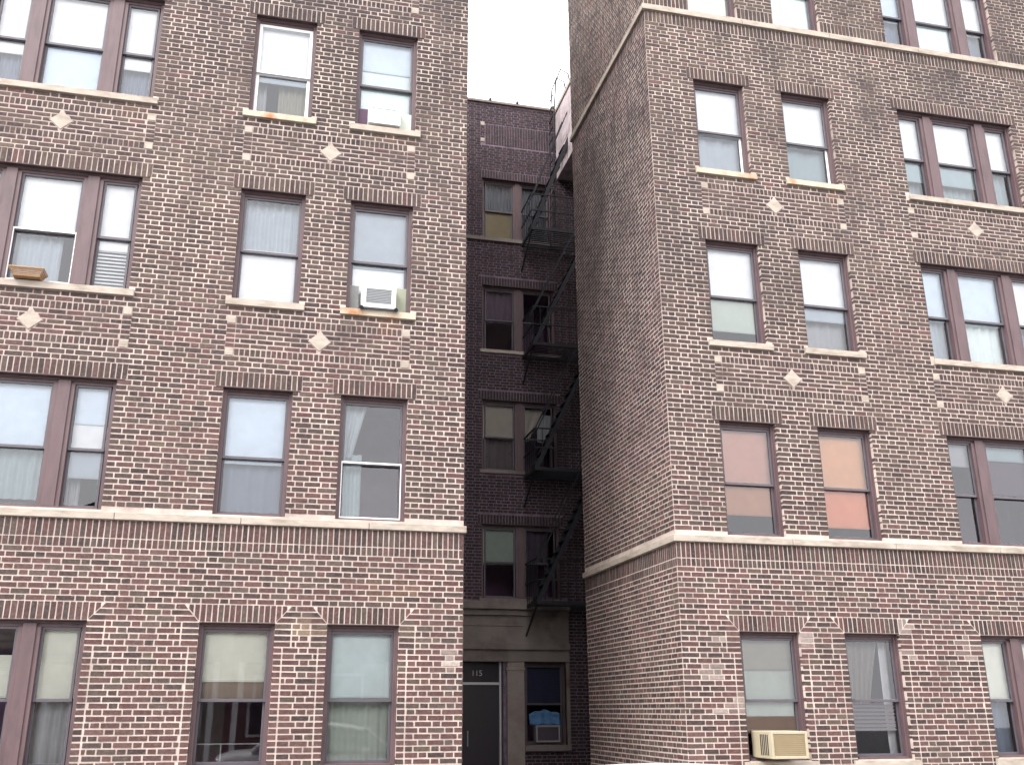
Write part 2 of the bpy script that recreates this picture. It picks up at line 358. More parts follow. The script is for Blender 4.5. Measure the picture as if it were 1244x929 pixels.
PARTS = {}
def finish_wall(w, parent, nparts=300):
    """the largest whole bricks become objects of their own, the rest one joined part"""
    if w.whole:
        sc = []
        for i, (kd, u, z, t, a, b2) in enumerate(w.whole):
            x, y, m = to_px(w.P(u, z)); vis = 12 < x < 1232 and 12 < y < 917
            sc.append((-(m*a if vis else 0), i))
        sc.sort(); take = set(i for _, i in sc[:nparts])
        for i, (kd, u, z, t, a, b2) in enumerate(w.whole):
            if i not in take: w.raw(u-a/2, u+a/2, z-b2/2, z+b2/2, t); continue
            # quantise the tint so alike pieces share their mesh
            q = tuple(round(v*60)/60 if v > .05 else round(v*120)/120 for v in t)
            key = (w.key, kd, round(a, 3), round(b2, 3), q)
            if key not in PARTS:
                m_ = MB(); e = .001; m_.quadbox([(-a/2, -e, -b2/2), (a/2, -e, -b2/2), (a/2, .02, -b2/2), (-a/2, .02, -b2/2), (-a/2, -e, b2/2), (a/2, -e, b2/2), (a/2, .02, b2/2), (-a/2, .02, b2/2)], t)
                PARTS[key] = m_.mesh('brick', M['brick'])
            o = bpy.data.objects.new('brick', PARTS[key]); link(o, parent)
            p = w.P(u, z); o.location = (p.x, p.y+random.uniform(-.002, .001), p.z); o.rotation_euler = (0, random.uniform(-.006, .006), 0)
    w.mb.build('brickwork', M['brick'], parent, tinted=True, kind='stuff')

def sooty(mb_, x0, x1, z0, z1, y=.0032):
    mb_.quad((x0, y, z0), (x1, y, z0), (x1, y, z1), (x0, y, z1))
def masonry(mb_, x0, x1, z0, z1, holes, y, yb, rec=.006):
    """mortar backing with openings: front skin at y, reveals back to yb"""
    xs = sorted({x0, x1, *[h[0] for h in holes], *[h[1] for h in holes]}); zs = sorted({z0, z1, *[h[2] for h in holes], *[h[3] for h in holes]})
    for i in range(len(xs)-1):
        for j in range(len(zs)-1):
            a, b2, c2, d2 = xs[i], xs[i+1], zs[j], zs[j+1]; mx_, mz_ = (a+b2)/2, (c2+d2)/2
            if any(h[0] < mx_ < h[1] and h[2] < mz_ < h[3] for h in holes): continue
            mb_.quad((a, y, c2), (b2, y, c2), (b2, y, d2), (a, y, d2))
    for (a, b2, c2, d2) in holes:
        mb_.quad((a, y, c2), (a, y, d2), (a, yb, d2), (a, yb, c2)); mb_.quad((b2, y, c2), (b2, yb, c2), (b2, yb, d2), (b2, y, d2))
        mb_.quad((a, y, d2), (b2, y, d2), (b2, yb, d2), (a, yb, d2)); mb_.quad((a, y, c2), (a, yb, c2), (b2, yb, c2), (b2, y, c2))

# ------------------------------------------------------------------ windows
WHT = (.78, .78, .78)
def cloth(name, parent, x0, x1, z0, z1, y, col, folds=0, amp=.012, taper=0, m=None, curve=None):
    b = MB(); n = max(2, int(folds*6)) if folds else 4; nz = 8
    for j in range(nz+1):
        t = j/nz; z = z1+(z0-z1)*t
        for i in range(n+1):
            s_ = i/n; w = 1-taper*t
            x = x0+(x1-x0)*s_*w if taper >= 0 else x1-(x1-x0)*(1-s_)*(1+taper*t)
            if curve: x = x0+(x1-x0)*s_*curve(t)
            yy = y+(amp*sin(s_*folds*2*pi+.6*sin(3*t)) if folds else .004*sin(pi*t))
            cc = col if not callable(col) else col(s_, t)
            b.v.append((x, yy, z)); b.c.append(cc)
    for j in range(nz):
        for i in range(n):
            a = j*(n+1)+i; b.f.append((a, a+n+1, a+n+2, a+1))
    o = b.build(name, m or M['attr'], parent, smooth=True, tinted=True); return o

def light(win, x0, x1, z0, z1, zm, y, cfg, fr=None, lift=0):
    """one double-hung light between casings: upper sash outside, lower sash behind, panes, then what hangs behind"""
    st = .030
    mu = M['white'] if cfg.get('white_up') else M['sash']; ml = M['white'] if cfg.get('white_low') else M['sash']
    if cfg.get('white_all'): mu = ml = M['white']; st = .045
    yu, yl = y+.035, y+.072
    def sash(name, a, b2, c2, d2, yy, m, rail=.035):
        b = MB(); b.box(a, a+st, yy, yy+.035, c2, d2); b.box(b2-st, b2, yy, yy+.035, c2, d2)
        b.box(a+st, b2-st, yy, yy+.035, c2, c2+rail); b.box(a+st, b2-st, yy, yy+.035, d2-st, d2)
        o = b.build(name, m, win, bevel=.003)
        p = MB(); p.box(a+st-.004, b2-st+.004, yy+.015, yy+.019, c2+rail-.004, d2-st+.004, skip=(0, 1, 2, 3, 4, 5)); 
        r1, r2 = random.uniform(-.004, .004), random.uniform(-.004, .004)
        p.quad((a+st-.004, yy+.017+r1, c2+rail-.004), (b2-st+.004, yy+.017, c2+rail-.004), (b2-st+.004, yy+.017+r2, d2-st+.004), (a+st-.004, yy+.017+r1+r2, d2-st+.004))
        p.build('pane', M['glass'], win); return o
    sash('upper_sash', x0, x1, zm-.018, z1, yu, mu)
    if lift: sash('lower_sash', x0, x1, z0+lift, zm+.018+lift, yl, ml)
    else: sash('lower_sash', x0, x1, z0, zm+.018, yl, ml)
    if cfg.get('screen'):
        b = MB(); yy = y+.012
        for q in ((x0-.012, x0+.012, z0, zm+.02), (x1-.012, x1+.012, z0, zm+.02), (x0+.012, x1-.012, z0, z0+.022), (x0+.012, x1-.012, zm-.002, zm+.02)): b.box(q[0], q[1], yy, yy+.02, q[2], q[3])
        b.build('storm_frame', M['white'], win)
    h = z1-z0; w = x1-x0
    for k, L in enumerate(cfg.get('in', [])):
        kind = L[0]
        if kind == 'shade':       # colour, bottom fraction from the top, (top fraction)
            _, col, f1 = L[:3]; f0 = L[3] if len(L) > 3 else 0
            yy = y+.112+.010*k
            cloth('shade', win, x0-.02, x1+.02, z1-h*f1, z1+.02-h*f0, yy, col)
            b = MB(); b.box(x0-.015, x1+.015, yy-.006, yy+.006, z1-h*f1-.022, z1-h*f1, tint=tuple(c*.86 for c in col)); b.build('shade_rail', M['attr'], win, tinted=True)
        elif kind == 'curtain':   # colour, x fractions, z fractions, folds
            _, col, a, b2, f0, f1, folds = L[:7]
            tp = L[7] if len(L) > 7 else 0
            cloth('curtain', win, x0+w*a-.01, x0+w*b2+.01, z1-h*f1, z1-h*f0+.02, y+.18+.03*k, col, folds, .018, tp)
        elif kind == 'blind':
            b = MB(); f0, f1, col = L[2], L[3], L[1]; n = int(h*(f1-f0)/.05)
            for i in range(n):
                z = z1-h*f0-(i+.5)*.05
                b.quadbox([(x0, y+.12, z-.018), (x1, y+.12, z-.018), (x1, y+.145, z+.014), (x0, y+.145, z+.014), (x0, y+.117, z-.016), (x1, y+.117, z-.016), (x1, y+.142, z+.016), (x0, y+.142, z+.016)], col)
            b.build('blind_slats', M['attr'], win, tinted=True, kind='stuff')
        elif kind == 'box':       # an opaque thing fixed in the light: colour, fractions, depth
            _, col, a, b2, f0, f1, dy, nm = L
            b = MB(); b.box(x0+w*a, x0+w*b2, y+dy, y+dy+.02, z1-h*f1, z1-h*f0, tint=col); b.build(nm, M['attr'], win, tinted=True, bevel=.004)

def window(bld, x0, x1, z0, z1, cfgs, y0=0., lights=None, zm=None, label=None, room=(.16, .13, .17), sill=None, fmat=None, sill_m=None, subsill=.03):
    win = empty('window', (0, 0, 0)); win.parent = bld
    if label: win['label'] = label
    y = y0+.080; fm = fmat or M['frame']; zm = zm or z0+(z1-z0)*.457
    cw = .052; hd = .075
    lights = lights or [(x0+cw, x1-cw)]
    b = MB()
    b.box(x0, x0+cw, y, y+.19, z0, z1); b.box(x1-cw, x1, y, y+.19, z0, z1)
    b.box(x0+cw, x1-cw, y, y+.19, z1-hd*.5, z1); b.box(x0+cw, x1-cw, y+.022, y+.19, z1-hd, z1-hd*.5)
    b.box(x0+cw, x1-cw, y-.02, y+.19, z0, z0+subsill)
    # brick mould: a thin outer bead that catches light
    b.box(x0, x0+.022, y-.018, y, z0, z1); b.box(x1-.022, x1, y-.018, y, z0, z1); b.box(x0+.022, x1-.022, y-.018, y, z1-.026, z1-.012)
    la = MB(); la.box(x0-.09, x1+.09, y0-.004, y0+.085, z1-.012, z1+.001) if z1 > 2.8 else la.box(x0, x1, y0+.004, y0+.085, z1-.010, z1+.001); la.build('steel_lintel', M['lintel'], win)
    for i in range(len(lights)-1):
        a, c2 = lights[i][1], lights[i+1][0]
        b.box(a, c2, y-.004, y+.19, z0+subsill, z1-hd); b.box(a+.05, c2-.05, y-.022, y-.004, z0+subsill, z1-hd*.5)
    b.build('frame', fm, win, bevel=.003)
    for (a, c2), cf in zip(lights, cfgs): light(win, a, c2, z0+subsill, z1-hd, zm, y, cf, lift=cf.get('lift', 0))
    # the dark room behind, open to the front
    b = MB(); yb = y+1.7; ya = y+.19
    X0, X1, Z0, Z1 = x0-.25, x1+.25, z0-.5, z1+.25
    b.quad((X0, yb, Z0), (X1, yb, Z0), (X1, yb, Z1), (X0, yb, Z1)); b.quad((X0, ya, Z0), (X0, yb, Z0), (X0, yb, Z1), (X0, ya, Z1)); b.quad((X1, ya, Z0), (X1, ya, Z1), (X1, yb, Z1), (X1, yb, Z0))
    b.quad((X0, ya, Z1), (X0, yb, Z1), (X1, yb, Z1), (X1, ya, Z1)); b.quad((X0, ya, Z0), (X1, ya, Z0), (X1, yb, Z0), (X0, yb, Z0))
    for q in ((X0, x0, Z0, Z1), (x1, X1, Z0, Z1), (x0, x1, Z0, z0), (x0, x1, z1, Z1)): b.quad((q[0], ya, q[2]), (q[1], ya, q[2]), (q[1], ya, q[3]), (q[0], ya, q[3]))
    b.build('room', M['room'], win)
    if sill:
        a, c2, zb, zt, pr = sill; b = MB()
        b.quadbox([(a, y0-pr, zb), (c2, y0-pr, zb), (c2, y+.02, zb), (a, y+.02, zb), (a, y0-pr, zt-.012), (c2, y0-pr, zt-.012), (c2, y+.02, zt), (a, y+.02, zt)])
        b.build('sill', sill_m or M['stone'], win, bevel=.006)
    return win

# colours of what hangs in the windows
W_ = (.84, .84, .84); PB = tc(226, 238, 248, .86); MINT = tc(236, 249, 243, .92); AQ = tc(190, 208, 210, .7); GB = tc(204, 214, 222, .7)
CR = tc(246, 245, 230, .92); SAGE = tc(200, 208, 196, .85); LG = tc(198, 198, 200, .65); TEAL = tc(180, 198, 202, .7); BG = tc(178, 170, 146, .6)
PEACH = tc(240, 184, 142, .8); ORNG = tc(236, 156, 118, .82); PINK = tc(222, 168, 148, .75); TAN = tc(206, 150, 116, .75); SLATE = tc(156, 166, 186, .6); MAUVE = tc(130, 100, 126, .4)

def wall_panel(w, xl, xr, H):
    """spandrel ornament above a head at height H: squares, two rowlock bands, running courses, diamond"""
    e = .0525; zl, zu = H+6.8*c_, H+13.2*c_
    w.exclude(xl-e-.004, xr+e+.004, H+6*c_, H+14*c_)
    cx = (xl+xr)/2; cz = H+10*c_+.004; dw, dh = .142, .134
    for za, zb in ((H+6*c_, H+7.6*c_), (H+12.4*c_, H+14*c_)):
        w.soldiers(xl+e+.004, xr-e-.004, za+.004, zb-.004, pitch=.0665)
    # running courses, cut round the diamond
    h = 4.8*c_/5
    for r in range(5):
        za, zb = H+7.6*c_+r*h+J/2, H+7.6*c_+(r+1)*h-J/2; a = xl+e-(.11 if r % 2 else 0)-hsh(r, 3)*.05
        while a < xr-e:
            p0, p1 = max(a+J/2, xl+e+J/2), min(a+.213-J/2, xr-e-J/2); a += .213
            hw = lambda z: max(0, dw*(1-abs(z-cz)/dh))+.014
            zs_ = [za, cz, zb] if za < cz < zb else [za, zb]
            if min(abs(z-cz) for z in zs_) < dh+.004 and p1 > cx-max(map(hw, zs_)) and p0 < cx+max(map(hw, zs_)):
                if p0 < cx-max(map(hw, zs_))-.004: w.poly([(p0, za)]+[(min(p1, cx-hw(z)), z) for z in zs_]+[(p0, zb)])
                elif p0 < cx-min(map(hw, zs_)) and p1 > cx-min(map(hw, zs_)) and len(zs_) == 2:
                    zz_ = sorted(zs_, key=lambda z: abs(z-cz)); f = zz_[1]; w.poly([(p0, f), (cx-hw(f), f), (p0, f+(zz_[0]-f)*.8)] if f < zz_[0] else [(p0, f+(zz_[0]-f)*.8), (cx-hw(f), f), (p0, f)])
                if p1 > cx+max(map(hw, zs_))+.004: w.poly([(max(p0, cx+hw(z)), z) for z in zs_][::-1]+[(p1, za), (p1, zb)])
                elif p1 > cx+min(map(hw, zs_)) and p0 < cx+min(map(hw, zs_)) and len(zs_) == 2:
                    zz_ = sorted(zs_, key=lambda z: abs(z-cz)); f = zz_[1]; w.poly([(cx+hw(f), f), (p1, f), (p1, f+(zz_[0]-f)*.8)] if f < zz_[0] else [(cx+hw(f), f), (p1, f+(zz_[0]-f)*.8), (p1, f)])
            elif p1-p0 > .02: w.brick(p0, p1, za, zb)
        for x in (xl, xr): w.brick(x-e, x+e, za, zb)
    out_ = []
    for x in (xl, xr):
        w.brick(x-e, x+e, H+6*c_+J/2, zl-e-J*.6); w.brick(x-e, x+e, zu+e+J*.6, H+14*c_-J/2)
        out_ += [(x, zl), (x, zu)]
    return (cx, cz, dw, dh), out_
def ornaments(bld, w, dia, sqs, m=None):
    cx, cz, dw, dh = dia
    b = MB(); pts = [w.P(cx+dw, cz), w.P(cx, cz+dh), w.P(cx-dw, cz), w.P(cx, cz-dh)]
    pts = pts[::-1]
    b.prism(pts, w.n*.008, -w.n*.03); b.build('diamond_tile', m or M['stone'], bld, bevel=.003)
    for (x, z) in sqs:
        b = MB(); e = .05; b.prism([w.P(x-e, z-e), w.P(x+e, z-e), w.P(x+e, z+e), w.P(x-e, z+e)], w.n*.006, -w.n*.03); b.build('square_tile', m or M['stone'], bld, bevel=.003)

def opening(w, x0, x1, z0, z1, upper=True, sill=True, ext=.11, skip_lintel=False, kindS='V'):
    w.exclude(x0, x1, z0, z1, True)
    if sill: w.exclude(x0-.075, x1+.075, z0-1.55*c_, z0)
    if skip_lintel: return
    if upper:
        w.exclude(x0-ext, x1+ext, z1, z1+3*c_)
        w.soldiers(x0-ext, x1+ext, z1, z1+3*c_, kind=kindS)
    else:
        # ground floor: flat arch with mitred ends and quoined jambs
        w.exclude(x0-.19, x1+.19, z1, z1+3*c_)
        w.soldiers(x0, x1, z1, z1+3*c_, kind=kindS)
        for sg, xe in ((1, x1), (-1, x0)):
            L = .19; zz = z1; hh = 3*c_
            for i in range(2):     # cut soldiers above the mitre
                a, b2 = i*.068+J/2, (i+1)*.068-J/2
                za, zb = zz+hh*a/L*1.05+.008, zz+hh*b2/L*1.05+.008; zt = zz+hh-J/2
                if zb < zt-.01: p = [(xe+sg*a, za), (xe+sg*b2, zb), (xe+sg*b2, zt), (xe+sg*a, zt)]
                else: p = [(xe+sg*a, za), (xe+sg*b2, zt-.004), (xe+sg*b2, zt), (xe+sg*a, zt)]
                if sg < 0: p = p[::-1]
                w.poly(p)
            for r in range(3):     # cut courses below it
                z0_, z1_ = zz+r*c_+J/2, zz+(r+1)*c_-J/2
                a0, a1 = (z0_-zz)/hh*L+.006, (z1_-zz)/hh*L+.006
                p = [(xe+sg*a0, z0_), (xe+sg*L, z0_), (xe+sg*L, z1_), (xe+sg*min(a1, L-.01), z1_)]
                if sg < 0: p = p[::-1]
                w.poly(p)
            k = 0; zt = z1
            while zt-c_ > .02:
                wd = .185 if k < 4 else .088
                w.exclude(min(xe, xe+sg*(wd+J)), max(xe, xe+sg*(wd+J)), zt-c_+.005, zt-.005)
                p0, p1 = sorted((xe, xe+sg*wd)); w.brick(p0, p1, zt-c_+J/2, zt-J/2, .12); zt -= c_; k += 1

# ================================================================== LEFT WING
LB = empty('apartment_building', (-2.1, 0, 0), label='brown brick apartment wing on the left with mauve windows and a stone belt course', cat='building', group='brick apartment wings around the court')
LBinv = Matrix.Translation((2.1, 0, 0))
def rebase(bld):
    """children were built in world coordinates: keep them where they are under a moved root"""
    inv = bld.matrix_world.inverted() if False else Matrix.Translation(-Vector(bld.location))
    for ch in [o for o in bpy.data.objects if o.parent == bld]:
        ch.location = Vector(ch.location)-Vector(bld.location)
XL0, XL1, ZT = -6.6, 2.35, 16.6
cols = dict(A=(-.757, .108), B=(.716, 1.588)); colsG = dict(A=(-.79, .078), B=(.688, 1.556))
CX = (-4.22, -2.02); CL = [(-4.148, -3.742), (-3.508, -2.752), (-2.508, -2.092)]
Hs = [H2, H3, H4, H5]; SILL = 23.5*c_
wL = Wall('L', (0, 0, 0), (1, 0, 0), (0, -1, 0)); holesL = []
BELT0, BELT1 = H2-25.25*c_, H2-24*c_
for i, H in enumerate(Hs):
    zs = H-SILL if i else BELT1+.03
    for nm in 'AB':
        a, b_ = cols[nm]; opening(wL, a, b_, zs, H, True, sill=i > 0); holesL.append((a, b_, zs, H))
    opening(wL, CX[0], CX[1], zs, H, True, sill=i > 0); holesL.append((CX[0], CX[1], zs, H))
ZG = .98
for nm in 'AB': a, b_ = colsG[nm]; opening(wL, a, b_, ZG, H1, False); holesL.append((a, b_, ZG, H1))
opening(wL, CX[0], CX[1], ZG, H1, False); holesL.append((CX[0], CX[1], ZG, H1))
orn = []
for H in (H2, H3, H4):
    orn.append(wall_panel(wL, -.728, 1.535, H)); orn.append(wall_panel(wL, -4.24, -2.0, H))
# belt course and the soldier bands under it
wL.exclude(XL0, XL1+.1, BELT0, BELT1+.03); wL.exclude(XL0, XL1+.1, H2-30*c_, BELT0)
wL.soldiers(XL0, XL1, H2-28.4*c_, BELT0, kind='V'); wL.soldiers(XL0, XL1, H2-30*c_, H2-28.4*c_)
wL.flemish(XL0, XL1-.005, .02, ZT)
b = MB(); masonry(b, XL0, XL1-.006, -.1, ZT, holesL, .005, .30)
b.quad((XL1-.006, .007, -.1), (XL1-.006, 8.3, -.1), (XL1-.006, 8.3, ZT), (XL1-.006, .007, ZT)); b.quad((XL0, 8.3, -.1), (XL0, .007, -.1), (XL0, .007, ZT), (XL0, 8.3, ZT))
b.quad((XL0, 12, -.1), (XL1, 12, -.1), (XL1, 12, ZT), (XL0, 12, ZT))
b.build('wall', M['mortar'], LB)
b = MB()
for H in (H2, H3, H4):
    for (a, c2) in ((-.79, 1.60), (-4.30, -1.94)): sooty(b, a, c2, H+6*c_, H+14*c_)
for H in Hs:
    for (a, c2) in (cols['A'], cols['B'], CX): sooty(b, a-.11, c2+.11, H+.003, H+3*c_)
b.build('sooty_pointing', M['mortar_band'], LB, kind='stuff')
b = MB(); b.box(XL0-.05, XL1+.04, -.06, 12.05, ZT, ZT+.15); b.build('roof', M['stone'], LB, bevel=.01)
finish_wall(wL, LB)
for d_, s_ in orn: ornaments(LB, wL, d_, s_)
x = XL0
for seg in (1.62, 1.5, 1.62, 1.45, 1.55, 1.6):     # belt stones with open joints
    x2 = min(x+seg, XL1+.03); b = MB(); b.box(x+.003, x2-.003, -.035, .03, BELT0, BELT1); b.build('belt_stone', M['stone'], LB, bevel=.006); x = x2
    if x >= XL1: break
# side of the left wing facing the court
wq = Wall('S', (XL1, 0, 0), (0, 1, 0), (1, 0, 0)); wq.flemish(.0, 8.28, .02, ZT); wq.mb.build('court_brickwork', M['brick'], LB, tinted=True, kind='stuff')

def sl(x0, x1, z0): return (x0-.07, x1+.07, z0-1.5*c_, z0, .04)
zsl = {i: (Hs[i]-SILL if i else BELT1+.03) for i in range(4)}
dark = dict()
# row 5
for nm in 'AB': a, b_ = cols[nm]; window(LB, a, b_, zsl[3], H5, [{'in': [('shade', W_, .5)]}], sill=sl(a, b_, zsl[3]))
window(LB, CX[0], CX[1], zsl[3], H5, [{'in': [('shade', W_, .5)]}]*3, lights=CL, sill=sl(*CX, zsl[3]))
# row 4
a, b_ = cols['A']
window(LB, a, b_, zsl[2], H4, [{'white_all': 1, 'in': [('shade', W_, .50), ('shade', GB, .60), ('curtain', BG, .45, 1, .5, 1, 5), ('curtain', LG, 0, .2, .5, 1, 2)]}], sill=sl(a, b_, zsl[2]), label='window with a bright white frame and beige curtain', sill_m=M['stone_rust'])
a, b_ = cols['B']
window(LB, a, b_, zsl[2], H4, [{'in': [('shade', PB, .32), ('shade', MINT, .75), ('box', MAUVE, 0, .22, .80, 1, .02, 'filler_panel'), ('box', SAGE, .78, 1, .80, 1, .02, 'filler_panel')]}], sill=sl(a, b_, zsl[2]))
window(LB, CX[0], CX[1], zsl[2], H4, [{'in': [('shade', W_, .65), ('curtain', SLATE, .2, 1, .6, 1, 4)]}, {'in': [('shade', W_, .53), ('shade', PB, 1.)]}, {'in': [('shade', W_, .66), ('curtain', SLATE, 0, 1, .6, 1, 5)]}], lights=CL, sill=sl(*CX, zsl[2]), label='triple window with white shades over slate blue curtains')
# row 3
a, b_ = cols['A']
window(LB, a, b_, zsl[1], H3, [{'in': [('curtain', GB, 0, 1, 0, .55, 7), ('shade', W_, 1., .5)]}], sill=sl(a, b_, zsl[1]), label='window with grey curtain above and bright white shade below')
a, b_ = cols['B']
window(LB, a, b_, zsl[1], H3, [{'in': [('shade', GB, .56), ('shade', W_, .80), ('box', tc(170, 170, 168, .5), 0, .16, .76, 1, .06, 'filler_panel'), ('box', tc(186, 190, 168, .5), .82, 1, .76, 1, .02, 'filler_panel')]}], sill_m=M['stone_rust'], sill=sl(a, b_, zsl[1]))
window(LB, CX[0], CX[1], zsl[1], H3, [{'in': [('shade', W_, .55)]}, {'screen': 1, 'in': [('shade', W_, .54), ('curtain', GB, 0, .74, .5, .97, 5)]}, {'in': [('shade', W_, .62), ('blind', W_, .55, 1.)]}], lights=CL, sill=sl(*CX, zsl[1]), label='triple window with a white storm frame and slatted blind')
# row 2
a, b_ = cols['A']
window(LB, a, b_, zsl[0], H2, [{'in': [('shade', PB, .56), ('curtain', SLATE, 0, 1, .5, .97, 4)]}], label='window with pale blue shade over blue grey curtain')
a, b_ = cols['B']
window(LB, a, b_, zsl[0], H2, [{'screen': 1, 'in': [('curtain', tc(214, 226, 230, .6), 0, .40, 0, .46, 3, .55), ('curtain', AQ, 0, .34, .44, .99, 3, -.1 if False else .0)]}], label='dark window with white curtain gathered to the left')
window(LB, CX[0], CX[1], zsl[0], H2, [{'in': [('shade', W_, .5)]}, {'in': [('shade', PB, .50), ('curtain', AQ, 0, 1, .45, .93, 7)]}, {'in': [('shade', PB, .3), ('shade', W_, .53), ('shade', GB, .74), ('curtain', LG, .05, .35, .7, 1, 2)]}], lights=CL, label='triple window with aqua curtain in its middle light')
# ground floor
a, b_ = colsG['A']
def slg(x0, x1): return (x0-.07, x1+.07, ZG-1.5*c_, ZG, .04)
window(LB, a, b_, ZG, H1, [{'in': [('shade', CR, .38), ('shade', tc(196, 176, 160, .6), .53), ('box', LG, 0, 1, .845, .855, .12, 'guard_bar'), ('box', LG, .38, .40, .855, 1, .12, 'guard_bar')]}], sill=slg(a, b_), label='ground floor window with cream shade half down')  # beige second shade added for a brownish reflection in the pane
a, b_ = colsG['B']
window(LB, a, b_, ZG, H1, [{'in': [('shade', MINT, .5), ('curtain', SAGE, 0, 1, .45, 1, 6)]}], sill=slg(a, b_), label='ground floor window with mint shade over sage curtain')
window(LB, CX[0], CX[1], ZG, H1, [{'in': []}, {'in': [('shade', CR, .50, .22)]}, {'in': [('shade', CR, .53), ('curtain', LG, 0, 1, .5, 1, 4)]}], lights=CL, sill=slg(*CX), label='ground floor triple window with cream shades')

# ================================================================== RIGHT WING
RB = empty('apartment_building', (9, 0, 0), label='brown brick apartment wing on the right whose side wall runs back into the court', cat='building', group='brick apartment wings around the court')
XR0, XR1, YR = 5.234, 15.0, 3.9
ZTR = 17.2
wR = Wall('R', (0, 0, 0), (1, 0, 0), (0, -1, 0)); wS = Wall('S', (XR0, 0, 0), (0, 1, 0), (-1, 0, 0)); holesR = []
colR = dict(D=(6.0, 6.876), E=(7.53, 8.40)); colRG = dict(D=(6.057, 6.936), E=(7.60, 8.44)); FX = (9.66, 11.87)
FL = [(FX[0]+.07, FX[0]+.47), (FX[0]+.715, FX[0]+1.475), (FX[0]+1.73, FX[1]-.07)]
TB0, TB1 = H5-24*c_, H5-22.5*c_
for i, H in enumerate(Hs):
    zs = (BELT1+.03, H-SILL, H-SILL, TB1+.03)[i]
    for nm in 'DE': a, b_ = colR[nm]; opening(wR, a, b_, zs, H, True, sill=i in (1, 2)); holesR.append((a, b_, zs, H))
    opening(wR, FX[0], FX[1], zs, H, True, sill=i in (1, 2)); holesR.append((FX[0], FX[1], zs, H))
for nm in 'DE': a, b_ = colRG[nm]; opening(wR, a, b_, ZG, H1, False); holesR.append((a, b_, ZG, H1))
opening(wR, FX[0]+.06, FX[1], ZG, H1, False); holesR.append((FX[0]+.06, FX[1], ZG, H1))
orn = []
for H in (H2, H3): orn.append(wall_panel(wR, 6.055, 8.378, H)); orn.append(wall_panel(wR, 9.64, 11.96, H))
for w_, a, b_ in ((wR, XR0-.05, XR1), (wS, -.1, YR+.1)):
    w_.exclude(a, b_, BELT0, BELT1+.03); w_.exclude(a, b_, H2-30*c_, BELT0)
    w_.exclude(a, b_, TB0, TB1+.03); w_.exclude(a, b_, TB0-3*c_, TB0)
for (a, b_) in ((XR0, 6.0), (6.876, 7.53), (8.40, 9.66), (11.87, XR1)):
    wR.exclude(a, b_, TB1, TB1+.24); wR.soldiers(a+.004, b_-.004, TB1+.03, TB1+.24)
for w_, a, b_ in ((wR, XR0, XR1), (wS, 0.0, YR)):
    w_.soldiers(a, b_, H2-28.4*c_, BELT0, kind='V'); w_.soldiers(a, b_, H2-30*c_, H2-28.4*c_); w_.soldiers(a, b_, TB0-3*c_, TB0)
wR.flemish(XR0+.004, XR1, .02, ZTR); wS.flemish(.026, YR, .02, ZTR)
b = MB(); masonry(b, XR0+.003, XR1, -.1, ZTR, holesR, .005, .30)
b.quad((XR0+.003, YR, -.1), (XR0+.003, .005, -.1), (XR0+.003, .005, ZTR), (XR0+.003, YR, ZTR))
b.quad((XR1, .007, -.1), (XR1, 12, -.1), (XR1, 12, ZTR), (XR1, .007, ZTR)); b.quad((XR1, 12, -.1), (6.27, 12, -.1), (6.27, 12, 16.1), (XR1, 12, 16.1))
b.quad((6.27, YR, -.1), (XR0, YR, -.1), (XR0, YR, ZTR), (6.27, YR, ZTR)); b.quad((XR1, YR, 16.), (6.27, YR, 16.), (6.27, YR, ZTR), (XR1, YR, ZTR))
b.build('wall', M['mortar'], RB)
b = MB()
for H in (H2, H3):
    for (a, c2) in ((5.99, 8.44), (9.58, 12.02)): sooty(b, a, c2, H+6*c_, H+14*c_)
for H in Hs:
    for (a, c2) in (colR['D'], colR['E'], FX): sooty(b, a-.11, c2+.11, H+.003, H+3*c_)
sooty(b, XR0+.006, XR1, TB0-3*c_, TB0)
for (za, zb) in ((TB0-3*c_, TB0),): b.quad((XR0+.0015, YR, za), (XR0+.0015, .0032, za), (XR0+.0015, .0032, zb), (XR0+.0015, YR, zb))
b.build('sooty_pointing', M['mortar_band'], RB, kind='stuff')
b = MB(); b.box(XR0-.04, XR1+.04, -.06, YR+.05, ZTR, ZTR+.15); b.box(6.22, XR1, YR+.05, 12.05, 16.02, 16.14); b.build('roof', M['stone'], RB, bevel=.01)
finish_wall(wR, RB)
wS.mb.build('side_brickwork', M['brick'], RB, tinted=True, kind='stuff')
for d_, s_ in orn: ornaments(RB, wR, d_, s_)
for zb, zt, nm in ((BELT0, BELT1, 'belt_stone'), (TB0, TB1, 'belt_stone')):
    x = XR0-.04
    for seg in (1.75, 1.6, 1.7, 1.55, 1.65, 1.6):
        x2 = min(x+seg, XR1); b = MB(); b.box(x+(.003 if x > XR0 else 0), x2-.003, -.04, .03, zb, zt); b.build(nm, M['stone'], RB, bevel=.006); x = x2
    y = .032
    while y < YR:
        y2 = min(y+1.3, YR+.04); b = MB(); b.box(XR0-.04, XR0+.03, y, y2-.003, zb, zt); b.build(nm, M['stone'], RB, bevel=.006); y = y2
# rear part of the right wing along the court, with a pale mottled block at its top
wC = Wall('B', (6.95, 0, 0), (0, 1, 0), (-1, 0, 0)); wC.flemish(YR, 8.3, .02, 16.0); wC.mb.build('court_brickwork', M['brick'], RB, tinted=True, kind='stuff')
b = MB(); b.quad((6.956, 8.3, -.1), (6.956, YR, -.1), (6.956, YR, 16), (6.956, 8.3, 16)); b.build('court_wall', M['mortar_shaded'], RB)
b = MB(); b.box(6.25, 6.94, 6.9, 8.28, 14.15, 16.02); b.build('pale_upper_wall', mat('pale_finish', tc(246, 228, 232, .48), rough=.9, noise=.2, nscale=3, dirt=tc(170, 150, 150), dscale=4, damt=.6), RB)

zr = [BELT1+.03, H3-SILL, H4-SILL, TB1+.03]
